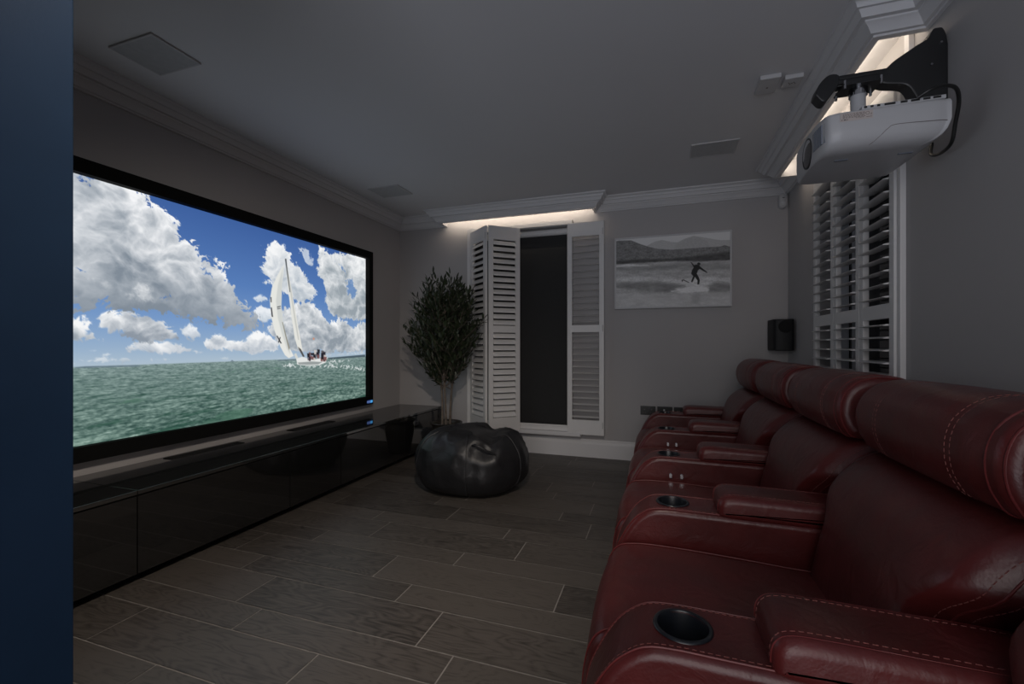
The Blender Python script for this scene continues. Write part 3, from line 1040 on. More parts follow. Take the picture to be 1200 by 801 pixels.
picture_grid('screen_surface', 560, 330, place_screen, screen_picture, M['picture'], scr)


def badge_col(Yy, Zz):
    yc, zc_ = 3.738, 0.537
    img = np.zeros(Yy.shape + (3,))
    img[:] = (14, 22, 40)
    def blob(cx, cy, rx, ry, c, a=1.0):
        nonlocal img
        d = ((Yy - cx) / rx) ** 4 + ((Zz - cy) / ry) ** 4
        img = over(img, c, smoothstep(1.25, 0.8, d) * a)
    blob(yc, zc_, 0.047, 0.0155, (40, 70, 128))
    blob(yc + 0.026, zc_, 0.020, 0.013, (58, 150, 220))
    for k in range(4):
        blob(yc - 0.038 + 0.0135 * k, zc_, 0.0045, 0.009, (128, 142, 190), 0.8)
    blob(yc + 0.026, zc_, 0.009, 0.006, (120, 190, 240), 0.8)
    return img


def place_badge(U, V):
    Yy = 3.738 + 0.05 * (2 * U - 1)
    Zz = 0.537 - 0.018 * (2 * V - 1)
    return np.stack([np.full(U.shape, -2.7612), Yy, Zz], -1), Yy, Zz


bd = picture_grid('maker_badge', 60, 24, place_badge, badge_col, M['badge'], scr)
bd['label'] = 'small lit blue badge on the lower corner of the black frame'

# ================================================================== MEDIA UNIT
CXF, CZ0, CZT = -2.285, 0.046, 0.432
gaps = [0.63, 1.375, 2.260, 2.743, 3.618, YF - 0.004]
labels = ['black gloss low cabinet with drop door, partly hidden by the blue partition',
          'black gloss low cabinet next along from the blue partition, reflecting the floor',
          'narrow black gloss low cabinet in the middle of the row, reflecting the beanbag',
          'black gloss low cabinet between the middle unit and the potted tree',
          'black gloss low cabinet in the corner, reflecting the plant pot']
for i in range(5):
    a0, a1 = gaps[i] + 0.0015, gaps[i + 1] - 0.0015
    t = thing('low_cabinet', labels[i], 'cabinet', ((XL + CXF) / 2, (a0 + a1) / 2, 0), 'row of low black cabinets under the screen')
    b = B()
    b.box(XL + 0.022, CXF - 0.024, a0, a1, CZ0, CZT - 0.020)
    b.done('body', M['carcass'], t, smooth=0)
    b = B()
    b.box(CXF - 0.021, CXF, a0 + 0.0008, a1 - 0.0008, CZ0, CZT - 0.026, r=0.0015)
    b.done('door', M['gloss'], t)
    b = B()
    b.box(XL + 0.022, CXF - 0.09, a0, a1, 0.0, CZ0 - 0.0005)
    b.done('plinth', M['plinth'], t, smooth=0)
wt = thing('worktop', 'long black gloss top slab running over the low cabinets below the screen', 'worktop', ((XL + CXF) / 2, 2.5, CZT - 0.020))
b = B()
b.box(XL + 0.002, CXF + 0.002, 0.630, 1.3735, CZT - 0.0195, CZT, r=0.0015)
b.box(XL + 0.002, CXF + 0.002, 1.3765, YF - 0.002, CZT - 0.0195, CZT, r=0.0015)
b.done('top_slab', M['gloss_top'], wt)
for ya, yb in ((1.81, 2.285), (2.72, 3.182)):
    b = B()
    b.box(-2.785, -2.707, ya, yb, CZT + 0.0002, CZT + 0.0035, r=0.001)
    b.mat(1)
    n = 22
    for k in range(n):
        yy = ya + 0.012 + (yb - ya - 0.024) * (k + 0.5) / n
        b.box(-2.778, -2.714, yy - 0.004, yy + 0.004, CZT + 0.0035, CZT + 0.0048)
    o = b.done('vent_grille', [M['plinth'], M['grille']], wt)

# ================================================================== RECLINERS
ARM0, PITCH = 0.917, 0.72
OX = 0.33                                       # x of the recliner's base centre


def ring_x(prof, y):
    return [(p[0], y, p[1]) for p in prof]


def lowpass(prof, a, b_):
    return prof


def make_recliner(Yc, label):
    t = thing('recliner', label, 'recliner', (OX, Yc, 0), 'red leather cinema recliners in a row')
    # base
    b = B()
    b.box(-0.06, 0.78, Yc - 0.268, Yc + 0.268, 0.0, 0.10, r=0.008)
    b.done('base', M['rubber'], t)
    # seat with its waterfall front
    prof = catmull([(-0.150, 0.075), (-0.168, 0.18), (-0.170, 0.30), (-0.158, 0.375), (-0.128, 0.424), (-0.07, 0.441), (0.05, 0.443), (0.20, 0.438), (0.35, 0.430),
                    (0.455, 0.420), (0.47, 0.36), (0.46, 0.14), (0.40, 0.075), (0.10, 0.070), (-0.08, 0.068)], 4)
    sec = extrude_round(prof, 0.2705, 0.035, 6, 14)
    rings = []
    for y, pr_ in sec:
        k = 1 - (y / 0.2705) ** 2
        rings.append([(p[0] - (0.012 * k if p[0] < -0.1 else 0), Yc + y, p[1] + (0.016 * k if p[1] > 0.36 else 0)) for p in pr_])
    b = B().rings(rings)
    b.mat(1)
    for yy in (-0.232, 0.232):
        pts = [(p[0] - (0.004 if p[0] < -0.1 else 0), Yc + yy, p[1] + (0.006 if p[1] > 0.36 else 0)) for p in prof[4:36]]
        b.tube(pts, 0.0022, 6)
    b.done('seat', [M['red'], M['seam']], t, smooth=50)
    # back
    bp = catmull([(0.398, 0.34), (0.408, 0.44), (0.430, 0.55), (0.452, 0.625), (0.482, 0.690), (0.514, 0.732), (0.552, 0.764), (0.600, 0.788), (0.66, 0.800), (0.76, 0.800),
                  (0.845, 0.78), (0.865, 0.70), (0.845, 0.42), (0.80, 0.14), (0.74, 0.11), (0.56, 0.11), (0.48, 0.14), (0.44, 0.22)], 4)
    S = [-1.0, -0.995, -0.975, -0.94, -0.90, -0.86, -0.835, -0.81, -0.79, -0.70, -0.55, -0.35, -0.12, 0.12, 0.35, 0.55, 0.70, 0.79, 0.81, 0.835, 0.86, 0.90, 0.94, 0.975, 0.995, 1.0]

    def back_pt(x, z, s, push=0.0):
        half = 0.268 + (0.352 - 0.268) * float(smoothstep(0.585, 0.685, z))
        a = abs(s)
        if a <= 0.79:
            g_ = 0.009 * (a / 0.79) ** 2
        elif a < 0.85:
            g_ = 0.009 + 0.019 * ((a - 0.79) / 0.06) ** 1.6
        else:
            g_ = 0.028 + 0.105 * (a - 0.85) / 0.15
        fr = float(smoothstep(0.80, 0.60, x)) if z > 0.2 else 0.0
        zz = z - (0.010 * float(smoothstep(0.86, 1.0, a)) if z > 0.75 else 0)
        return (x + g_ * fr - push, Yc + s * half, zz)
    rings = []
    for s_ in S:
        rr = []
        a = abs(s_)
        q = inset(bp, 0.010) if a > 0.999 else (inset(bp, 0.003) if a > 0.99 else bp)
        for (x, z) in q:
            rr.append(back_pt(x, z, s_))
        rings.append(rr)
    b = B().rings(rings)
    b.mat(1)
    front = bp[3:33]
    for s_ in (-0.915, 0.915):
        b.tube([back_pt(x, z, s_, 0.0012) for x, z in front], 0.0022, 6)
    b.mat(2)
    for s_ in (-0.885, -0.945, 0.885, 0.945):
        b.dashes([back_pt(x, z, s_, 0.0016) for x, z in front if z > 0.5], 0.008, 0.005, 0.0009)
    b.done('backrest', [M['red'], M['seam'], M['thread']], t, smooth=60)
    # headrest roll
    hp = catmull([(0.600, 0.800), (0.570, 0.828), (0.556, 0.870), (0.557, 0.915), (0.574, 0.957), (0.612, 0.989), (0.665, 1.001), (0.735, 0.992), (0.795, 0.958), (0.825, 0.90),
                  (0.825, 0.84), (0.80, 0.797), (0.70, 0.797)], 4)
    sec = extrude_ends(hp, -0.312, 0.340, 0.030, 0.078, 9, 22)
    rings = []
    def hr_pt(p, y, out=0.0):
        k = 1 - min(1, abs(y) / 0.340) ** 2.2
        dx = 0.014 * k if p[0] < 0.70 else 0.0
        gro = 0.0
        gro += 0.005 * math.exp(-((y + 0.262) / 0.009) ** 2)
        for c_ in (-0.165, 0.150):
            gro += 0.0045 * math.exp(-((y - c_) / 0.010) ** 2)
        return (p[0] - dx + (gro if p[0] < 0.62 else 0) - out, Yc + y, p[1] + (0.006 * k - (gro if p[1] > 0.95 else 0) if p[1] > 0.9 else 0))
    ys = []
    for y, pr_ in sec:
        rings.append([hr_pt(p, y) for p in pr_])
    b = B().rings(rings)
    ftop = hp[0:34]
    b.mat(2)
    for c_ in (-0.165, 0.150):
        for d_ in (-0.008, 0.008):
            q = inset(hp, -0.0012)[0:34]
            b.dashes([hr_pt(p, c_ + d_) for p in q], 0.008, 0.005, 0.0009)
    b.mat(1)
    for y, d_ in ((-0.300, 0.004), (-0.262, -0.0015), (0.300, 0.006)):
        q = inset(hp, d_)
        b.tube([(p[0] - (0.001 if p[0] < .7 else 0), Yc + y, p[1]) for p in q[0:34]], 0.003, 6)
    b.done('headrest', [M['red'], M['seam'], M['thread']], t, smooth=60)
    return t


_arm_cache = {}


def arm_mesh(Ya):
    """arm with a real well for the cup holder"""
    prof = catmull([(-0.158, 0.30), (-0.150, 0.375), (-0.124, 0.440), (-0.090, 0.497), (-0.058, 0.529), (-0.022, 0.549), (0.03, 0.5545), (0.10, 0.554), (0.30, 0.5525), (0.60, 0.5505),
                    (0.76, 0.5505), (0.795, 0.53), (0.80, 0.40), (0.80, 0.10), (0.76, 0.065), (0.30, 0.062), (-0.10, 0.062), (-0.145, 0.09), (-0.160, 0.18)], 4)
    sec = extrude_round(prof, 0.0875, 0.020, 5, 6)
    rings = []
    for y, pr_ in sec:
        rings.append([(p[0], Ya + y, p[1]) for p in pr_])
    b = B().rings(rings)
    me = bpy.data.meshes.new('armrest')
    b.bm.to_mesh(me)
    b.bm.free()
    me.materials.append(M['red'])
    arm = bpy.data.objects.new('armrest', me)
    COL.objects.link(arm)
    c = B().cyl((0.0426, Ya, 0.470), (0.0426, Ya, 0.60), 0.0462, seg=48)
    me2 = bpy.data.meshes.new('cutter')
    c.bm.to_mesh(me2)
    c.bm.free()
    cut = bpy.data.objects.new('cutter', me2)
    COL.objects.link(cut)
    md = arm.modifiers.new('cut', 'BOOLEAN')
    md.object = cut
    md.operation = 'DIFFERENCE'
    md.solver = 'EXACT'
    dg = bpy.context.evaluated_depsgraph_get()
    out = bpy.data.meshes.new_from_object(arm.evaluated_get(dg))
    bpy.data.objects.remove(arm)
    bpy.data.objects.remove(cut)
    return out, prof


def add_arm(t, Ya, buttons):
    me, prof = arm_mesh(Ya)
    b = B()
    b.bm.from_mesh(me)
    for f in b.bm.faces:
        f.material_index = 0
    top = [p for p in catmull([(-0.158, 0.30), (-0.150, 0.375), (-0.124, 0.440), (-0.090, 0.497), (-0.058, 0.529), (-0.022, 0.549), (0.03, 0.5545), (0.10, 0.554), (0.30, 0.5525), (0.60, 0.5505)], 5, closed=False)]
    b.mat(1)
    for yy in (-0.0735, 0.0735):
        b.tube([(p[0] - 0.0006, Ya + yy, p[1] - 0.0012) for p in top], 0.0022, 6)
    b.mat(2)
    for yy in (-0.0665, 0.0665):
        b.dashes([(p[0] - 0.0006, Ya + yy, p[1] + 0.0006) for p in top], 0.008, 0.005, 0.0008)
    me.materials.clear()
    arm = b.done('armrest', [M['red'], M['seam'], M['thread']], t, smooth=40)
    off = Vector(t.location)

    def sub(bb, nm, mats, smooth=40):
        o = bb.done(nm, mats, None, smooth=smooth)
        o.data.transform(Matrix.Translation(-off))
        o.parent = arm
        return o
    # padded top
    pp = catmull([(0.190, 0.543), (0.180, 0.570), (0.187, 0.598), (0.212, 0.612), (0.28, 0.614), (0.42, 0.612), (0.56, 0.609), (0.64, 0.600), (0.655, 0.575), (0.64, 0.541), (0.42, 0.538), (0.26, 0.538)], 4)
    sec = extrude_round(pp, 0.087, 0.022, 6, 6)
    pb = B().rings([[(p[0], Ya + y, p[1] + (0.004 * (1 - (y / 0.086) ** 2) if p[1] > 0.58 else 0)) for p in pr_] for y, pr_ in sec])
    q = inset(pp, -0.0005)
    topq = q[3:27]
    pb.mat(1)
    for yy in (-0.0665, 0.0665):
        pb.tube([(p[0], Ya + yy, p[1] - 0.0005) for p in topq], 0.0022, 6)
    pb.mat(2)
    for yy in (-0.056, 0.056):
        pb.dashes([(p[0], Ya + yy, p[1] + 0.0024) for p in topq], 0.008, 0.005, 0.0008)
    sub(pb, 'armrest_pad', [M['red'], M['seam'], M['thread']], 60)
    # cup holder
    cb = B().lathe([(0.0, 0.476), (0.040, 0.476), (0.0445, 0.482), (0.0455, 0.552), (0.0475, 0.5575), (0.0515, 0.5585), (0.0545, 0.5572), (0.0555, 0.5548)], (0.0426, Ya, 0), 48)
    o = sub(cb, 'cup_holder', [M['cup']], 50)
    o['label'] = 'round black plastic cup holder'
    if buttons:
        for xx in (0.051, 0.101):
            kb = B()
            ring = [(xx + 0.0075 * math.cos(2 * PI * k / 20), 0.468 + (0.0075 * math.sin(2 * PI * k / 20)) + (0.006 if math.sin(2 * PI * k / 20) > 0 else -0.006)) for k in range(20)]
            yf = Ya - 0.0875
            kb.rings([[(p[0], yf + 0.001, p[1]) for p in ring], [(p[0], yf - 0.004, p[1]) for p in ring], [(xx + (p[0] - xx) * 0.8, yf - 0.006, 0.468 + (p[1] - 0.468) * 0.85) for p in ring]])
            o = sub(kb, 'control_button', [M['chrome']])
            o['label'] = 'small chrome recline button'
    return arm


rec_labels = ['red leather recliner farthest from the camera, beside the far wall and sockets',
              'red leather recliner second from the far wall with two chrome buttons on its arm',
              'red leather recliner third from the far wall, in front of the shuttered side window',
              'red leather recliner fourth from the far wall, large with bright highlight down its back edge',
              'nearest red leather recliner, cut off by the picture edge in front']
first = make_recliner(ARM0 + 4 * PITCH - 0.36, rec_labels[0])
recs = [first]
for i in range(1, 5):
    c = copy_thing(first, (OX, ARM0 + (4 - i) * PITCH - 0.36, 0))
    c['label'] = rec_labels[i]
    recs.append(c)
add_arm(recs[0], ARM0 + 4 * PITCH, False)
add_arm(recs[1], ARM0 + 3 * PITCH, True)
add_arm(recs[2], ARM0 + 2 * PITCH, True)
add_arm(recs[3], ARM0 + 1 * PITCH, False)
add_arm(recs[4], ARM0, False)

# ================================================================== BEANBAG
def beanbag():
    cx, cy = -1.395, 3.19
    t = thing('beanbag', 'slumped black leather beanbag with a carry loop on the floor', 'beanbag', (cx, cy, 0))
    nu, nv = 128, 80
    RX, RY, HT = 0.425, 0.395, 0.442
    rx_, ry_ = CS, SN                               # across the room towards the recliners
    from mathutils import noise as mn

    def pt(th, ph):
        """th around, ph 0 (base) .. 1 (top)"""
        a = PI * ph
        cz, sr = -math.cos(a), math.sin(a)
        rad = abs(sr) ** 0.31
        z = HT * (0.5 + 0.5 * math.copysign(abs(cz) ** 0.80, cz))
        h = z / HT
        # fuller a third of the way up, shoulders drawn in towards the top
        bulge = 0.975 + 0.050 * math.exp(-((h - 0.45) / 0.32) ** 2) - 0.035 * max(0, (h - 0.6) / 0.4) ** 1.4
        c, s_ = math.cos(th), math.sin(th)
        # slightly squared plan
        sq = (abs(c) ** 2.6 + abs(s_) ** 2.6) ** (-1 / 2.6)
        sq = 0.5 + 0.5 * sq
        x, y = RX * rad * bulge * sq * c, RY * rad * bulge * sq * s_
        k = 0.5 + 0.5 * math.cos(6 * th + 0.9)
        pinch = 1 - 0.026 * (k ** 14) * sr
        x *= pinch
        y *= pinch
        side = x * rx_ + y * ry_
        z += max(0, (h - 0.45) / 0.55) ** 1.2 * (0.012 - 0.045 * math.exp(-((side - 0.16) / 0.06) ** 2) - 0.05 * max(0, -side - 0.15) - 0.10 * max(0, side - 0.20))
        # folds
        q = Vector((x * 5, y * 5, z * 5))
        f1 = mn.noise(q) * 0.013 + mn.noise(q * 2.3 + Vector((7, 1, 3))) * 0.006
        r1 = 1 - abs(mn.noise(Vector((x * 7 + 4, y * 7, z * 3.2)))) * 2.2
        f1 += 0.010 * max(0, r1) ** 3 * (0.3 + h)
        n = Vector((x, y, (z - 0.2) * 1.1))
        n.normalize()
        p = Vector((x, y, z)) + n * (f1 * min(1, h * 6))
        # the pocket round the carry loop, on the side facing the rear opening
        fx, fy, fz = 0.205, -0.285, 0.345
        dd = math.sqrt((p.x - fx) ** 2 + (p.y - fy) ** 2 + ((p.z - fz) * 1.3) ** 2)
        dent = 0.034 * math.exp(-(dd / 0.065) ** 2) - 0.008 * math.exp(-((dd - 0.115) / 0.035) ** 2)
        p.y += dent
        p.x -= dent * 0.35
        return (cx + p.x, cy + p.y, max(0.0, p.z - 0.001))
    rings = []
    for j in range(nv + 1):
        ph = 0.02 + 0.965 * j / nv
        rings.append([pt(2 * PI * i / nu, ph) for i in range(nu)])
    b = B().rings(rings)
    b.done('bag', M['bean'], t, smooth=80)
    # seams
    for i, th in enumerate([-2.35, -1.30, -0.25, 0.80, 1.85, 2.89]):
        s_ = B()
        line = []
        for j in range(4, 60):
            ph = 0.06 + 0.86 * j / 60
            p = Vector(pt(th, ph))
            n = Vector((p.x - cx, p.y - cy, (p.z - 0.2) * 1.2)).normalized()
            line.append(p + n * 0.0015)
        s_.tube(line, 0.0028, 6)
        s_.mat(1)
        s_.dashes([p + Vector((0.006 * math.sin(th), -0.006 * math.cos(th), 0.0015)) for p in line], 0.012, 0.008, 0.0013)
        s_.done('seam', [M['bean'], M['beanthread']], t)
    # carry loop: a fold of leather
    lp = B()
    c0 = Vector((cx + 0.215, cy - 0.285, 0.352))
    ring = []
    n = 28
    for k in range(n):
        a = 2 * PI * k / n
        rx = 0.088 * (1 - 0.30 * math.cos(a) * 0.0)
        u = rx * math.cos(a)
        w = 0.036 * math.sin(a) * (1 - 0.70 * math.cos(a))
        ring.append(c0 + Vector((u * 0.92, 0.20 * u - 0.030 - 0.55 * w + 0.25 * (u / 0.088) ** 2 * 0.06, w * 0.8 - 0.30 * u)))
    lp.tube(ring, 0.0075, 8, closed=True)
    lp.done('carry_loop', M['bean'], t, smooth=80)
    kb = B().cyl(c0 + Vector((-0.02, 0.0, 0.01)), c0 + Vector((-0.02, -0.014, 0.012)), 0.008, seg=16)
    kb.done('valve_button', M['darkplastic'], t)
    return t


beanbag()

# ================================================================== POTTED OLIVE TREE
def tree():
    cx, cy = -2.016, 3.95
    t = thing('potted_tree', 'artificial olive tree in a dark bronze pot in the corner by the cabinets', 'potted tree', (cx, cy, 0))
    B().lathe([(0.0, 0.0), (0.105, 0.0), (0.112, 0.012), (0.118, 0.06), (0.135, 0.15), (0.147, 0.23), (0.145, 0.27), (0.138, 0.295), (0.141, 0.312), (0.156, 0.325), (0.160, 0.336), (0.155, 0.342), (0.143, 0.338), (0.132, 0.322), (0.130, 0.296)], (cx, cy, 0), 56).done('pot', M['pot'], t, smooth=50)
    B().lathe([(0.0, 0.306), (0.06, 0.304), (0.131, 0.298)], (cx, cy, 0), 40).done('soil', M['soil'], t)
    rnd = random.Random(21)
    stems = []
    for (bx, by, tx, ty, tz, k) in ((-0.040, -0.012, -0.150, 0.02, 1.36, 0), (0.000, -0.03, 0.000, -0.06, 1.52, 1), (0.040, 0.012, 0.120, 0.03, 1.40, 2)):
        pts = []
        for j in range(13):
            f = j / 12
            z = 0.298 + (tz - 0.298) * f
            pts.append((cx + bx + (tx - bx) * f ** 1.4 + 0.010 * math.sin(5 * f + k * 2), cy + by + (ty - by) * f ** 1.3 + 0.008 * math.sin(4 * f + k), z))
        stems.append(pts)
        B().tube(pts, 0.014, 8, radii=[0.0125 * (1 - 0.55 * (j / 12)) for j in range(13)]).done('trunk', M['bark'], t, smooth=70)
    def ylim(x):
        return min(YF - 0.012, 4.262 - 0.868 * max(0.0, x + 1.93)) if x < -1.55 else YF - 0.012
    br = B()
    lv, lf = [], []

    def leaf(p, d, n, L, W):
        d = d.normalized()
        s_ = d.cross(n)
        if s_.length < 1e-4:
            s_ = d.cross(Vector((0, 1, 0.3)))
        s_.normalize()
        nn = s_.cross(d)
        i = len(lv)
        curve = rnd.uniform(-0.12, 0.22) * L
        for f, w in ((0.0, 0.10), (0.28, 0.85), (0.58, 1.0), (0.84, 0.55)):
            c = p + d * (L * f) - nn * (curve * f * f)
            lv.extend([c - s_ * (W * w) + nn * (0.16 * W * w), c, c + s_ * (W * w) + nn * (0.16 * W * w)])
        lv.append(p + d * L - nn * curve)
        for r_ in range(3):
            a = i + 3 * r_
            lf.extend([(a, a + 1, a + 4, a + 3), (a + 1, a + 2, a + 5, a + 4)])
        a = i + 9
        lf.extend([(a, a + 1, i + 12), (a + 1, a + 2, i + 12)])
    C0 = Vector((cx - 0.005, cy - 0.02, 1.29))
    ntw = 270
    for q in range(ntw):
        # a target on or inside an egg shaped crown
        th = q * 2.39996 + rnd.uniform(-0.3, 0.3)
        hh = -1 + 2 * (q + 0.5) / ntw
        rr = math.sqrt(max(0.0, 1 - hh * hh))
        rad = rnd.uniform(0.60, 1.02)
        wz = 0.56 if hh > 0 else 0.47
        rxy = 0.385 * (1 + 0.10 * (hh < 0.15 and hh > -0.6)) * rad * (0.35 + 0.65 * rr) * (rr ** 0.3)
        tgt = C0 + Vector((rxy * math.cos(th), rxy * math.sin(th) * 0.93, wz * hh * rad))
        tgt.y = min(tgt.y, ylim(tgt.x) - 0.03)
        st = stems[q % 3]
        zb_ = max(0.66, min(tgt.z - rnd.uniform(0.12, 0.34), 1.38))
        f = min(1, max(0, (zb_ - 0.298) / (st[-1][2] - 0.298)))
        j = min(11, int(f * 12))
        base = Vector(st[j]).lerp(Vector(st[j + 1]), f * 12 - j)
        mid = base.lerp(tgt, 0.5) + Vector((rnd.uniform(-0.03, 0.03), rnd.uniform(-0.03, 0.03), -0.035))
        pts = [base.lerp(mid, k / 4) * (1 - k / 4 * 0.0) if k < 4 else mid for k in range(4)] + [mid.lerp(tgt, k / 4) for k in range(5)]
        br.tube(pts, 0.003, 5, radii=[0.0045 * (1 - 0.75 * k / 8) for k in range(9)])
        n_l = 17
        for k in range(n_l):
            f = 0.30 + 0.70 * (k + rnd.random() * 0.6) / n_l
            x_ = f * 8
            i0 = min(7, int(x_))
            p = pts[i0].lerp(pts[i0 + 1], x_ - i0)
            ax = (pts[i0 + 1] - pts[i0]).normalized()
            side = Vector((rnd.uniform(-1, 1), rnd.uniform(-1, 1), rnd.uniform(-0.5, 1))).normalized()
            d = (ax * 0.75 + side * 0.75 + Vector((0, 0, 0.20))).normalized()
            leaf(p, d, Vector((rnd.uniform(-0.6, 0.6), rnd.uniform(-0.6, 0.6), 1)).normalized(), rnd.uniform(0.050, 0.082), rnd.uniform(0.0075, 0.0115))
        leaf(tgt, (tgt - mid), Vector((0.2, 0, 1)), 0.075, 0.010)
    br.done('branch_work', M['bark'], t, smooth=70)
    me = bpy.data.meshes.new('foliage')
    me.from_pydata([tuple(v) for v in lv], [], lf)
    # keep the leaves off the walls
    for v in me.vertices:
        v.co.y = min(v.co.y, ylim(v.co.x))
    mesh_obj('foliage', me, M['leaf'], t, smooth=70)


tree()

# ================================================================== PICTURE ON THE FAR WALL
px0, px1, pz0, pz1 = -0.410, 0.609, 1.449, 2.128
pic = thing('framed_picture', 'black and white surfing photograph in a thin pale frame on the far wall', 'picture', ((px0 + px1) / 2, 4.345, pz0))
b = B()
fw = 0.016
b.box(px0, px1, 4.316, YF - 0.001, pz1 - fw, pz1, r=0.002)
b.box(px0, px1, 4.316, YF - 0.001, pz0, pz0 + fw, r=0.002)
b.box(px0, px0 + fw, 4.3165, YF - 0.001, pz0 + fw, pz1 - fw, r=0.002)
b.box(px1 - fw, px1, 4.3165, YF - 0.001, pz0 + fw, pz1 - fw, r=0.002)
b.done('frame', M['canvas'], pic)


def place_pic(U, V):
    Xx = px0 + fw - 0.001 + (px1 - px0 - 2 * fw + 0.002) * U
    Zz = pz1 - fw + 0.001 - (pz1 - pz0 - 2 * fw + 0.002) * V
    return np.stack([Xx, np.full(U.shape, 4.320), Zz], -1), Xx, Zz


picture_grid('photo_print', 300, 200, place_pic, surf_picture, M['print'], pic, gain=1.2)

# ================================================================== SOCKETS
def socket(label, xa, xb, kind):
    t = thing('wall_socket', label, 'socket', ((xa + xb) / 2, YF, 0.445), 'black socket plates on the far wall')
    b = B().box(xa, xb, YF - 0.008, YF - 0.0003, 0.443, 0.528, r=0.0025)
    b.done('plate', M['socket'], t)
    b = B()
    xm = (xa + xb) / 2
    if kind == 'power':
        for c in (xa + 0.036, xb - 0.036):
            for q0, q1, q2, q3 in ((c - 0.003, c + 0.003, 0.490, 0.500), (c - 0.013, c - 0.007, 0.463, 0.467), (c + 0.007, c + 0.013, 0.463, 0.467)):
                B().box(q0, q1, YF - 0.0085, YF - 0.0075, q2, q3).done('pin_slot', M['ink'], t)
        for c in (xm - 0.012, xm + 0.012):
            b = B()
            b.box(c - 0.006, c + 0.006, YF - 0.012, YF - 0.0075, 0.497, 0.514, r=0.0015)
            b.done('rocker_switch', M['darkplastic'], t)
    elif kind == 'aerial':
        b.cyl((xm - 0.006, YF - 0.013, 0.497), (xm - 0.006, YF - 0.0075, 0.497), 0.008, seg=18)
        b.done('aerial_port', M['socketwhite'], t)
        b = B().cyl((xm + 0.03, YF - 0.012, 0.480), (xm + 0.03, YF - 0.0075, 0.480), 0.006, seg=18)
        b.done('port', M['chrome'], t)
    else:
        b.box(xm - 0.013, xm + 0.013, YF - 0.0085, YF - 0.0075, 0.474, 0.496, r=0.0004)
        b.done('data_port', M['ink'], t)


socket('black double power socket on the far wall, fully clear of the recliner arm', -0.173, -0.036, 'power')
socket('black double plate with one pale aerial port, second from the shutters', -0.021, 0.113, 'aerial')
socket('small square black plate beside the aerial plate, above the far recliner arm', 0.126, 0.202, 'data')
socket('black wall plate mostly hidden behind the padded arm of the far recliner', 0.211, 0.290, 'data')

# ================================================================== CORNER SPEAKER AND SENSOR
sp = thing('wall_speaker', 'small black loudspeaker fixed in the far corner beside the side window', 'speaker', (0.965, 4.24, 1.06))
b = B()
plan = [(0.892, 4.340), (0.893, 4.160), (0.906, 4.128), (0.930, 4.118), (1.015, 4.112), (1.036, 4.122), (1.040, 4.150), (1.038, 4.340)]
zz = [(1.058, 0.90), (1.063, 1.0), (1.312, 1.0), (1.317, 0.97)]
cxs, cys = 0.966, 4.23
b.rings([[(cxs + (x - cxs) * k, cys + (y - cys) * k, z) for x, y in plan] for z, k in zz])
b.done('cabinet', M['speaker'], sp, smooth=30)
b = B()
th = [2 * PI * k / 36 for k in range(36)]
b.rings([[(0.974 + 0.050 * r * math.cos(a), yy, 1.255 + 0.050 * r * math.sin(a)) for a in th] for r, yy in ((1.0, 4.122), (1.0, 4.110), (0.9, 4.107), (0.5, 4.103))])
b.done('driver_grille', M['cloth'], sp)
b = B().box(0.94, 0.99, 4.335, YF - 0.001, 1.14, 1.24, r=0.004)
b.done('wall_bracket', M['darkplastic'], sp)

pir = thing('motion_sensor', 'small rounded white motion sensor under the cornice in the far corner', 'sensor', (1.0, YF, 2.29))
ring = [(0.0335 * math.cos(a), 0.0335 * math.sin(a) + (0.030 if math.sin(a) > 0 else -0.030)) for a in [2 * PI * (k + 0.5) / 32 for k in range(32)]]
b = B().rings([[(1.008 + p[0] * s_, yy, 2.345 + p[1] * s_) for p in ring] for s_, yy in ((1, YF + 0.001), (1, YF - 0.030), (0.92, YF - 0.042), (0.7, YF - 0.047))])
b.done('housing', M['whiteplastic'], pir, smooth=50)
b = B().rings([[(1.008 + 0.017 * s_ * math.cos(a), yy, 2.325 + 0.017 * s_ * math.sin(a)) for a in th] for s_, yy in ((1, YF - 0.040), (1, YF - 0.0495), (0.7, YF - 0.0535))])
b.done('lens', M['canvas'], pir, smooth=50)
b = B().box(1.000, 1.016, YF - 0.050, YF - 0.040, 2.366, 2.371)
b.done('indicator_slot', M['inkblack'], pir)

# ================================================================== CEILING FITTINGS
def ceiling_speaker(label, x0_, x1_, y0_, y1_, g_):
    t = thing('ceiling_speaker', label, 'ceiling speaker', ((x0_ + x1_) / 2, (y0_ + y1_) / 2, H), 'flat rectangular ceiling speakers')
    b = B()
    f = 0.010
    b.box(x0_, x1_, y0_, y0_ + f, H - 0.009, H - 0.0003, r=0.002)
    b.box(x0_, x1_, y1_ - f, y1_, H - 0.009, H - 0.0003, r=0.002)
    b.box(x0_, x0_ + f, y0_ + f, y1_ - f, H - 0.009, H - 0.0003, r=0.002)
    b.box(x1_ - f, x1_, y0_ + f, y1_ - f, H - 0.009, H - 0.0003, r=0.002)
    b.done('rim', M['whiteplastic'], t)
    B().box(x0_ + f - 0.001, x1_ - f + 0.001, y0_ + f - 0.001, y1_ - f + 0.001, H - 0.0075, H - 0.0005).done('grille', M[g_], t, smooth=0)


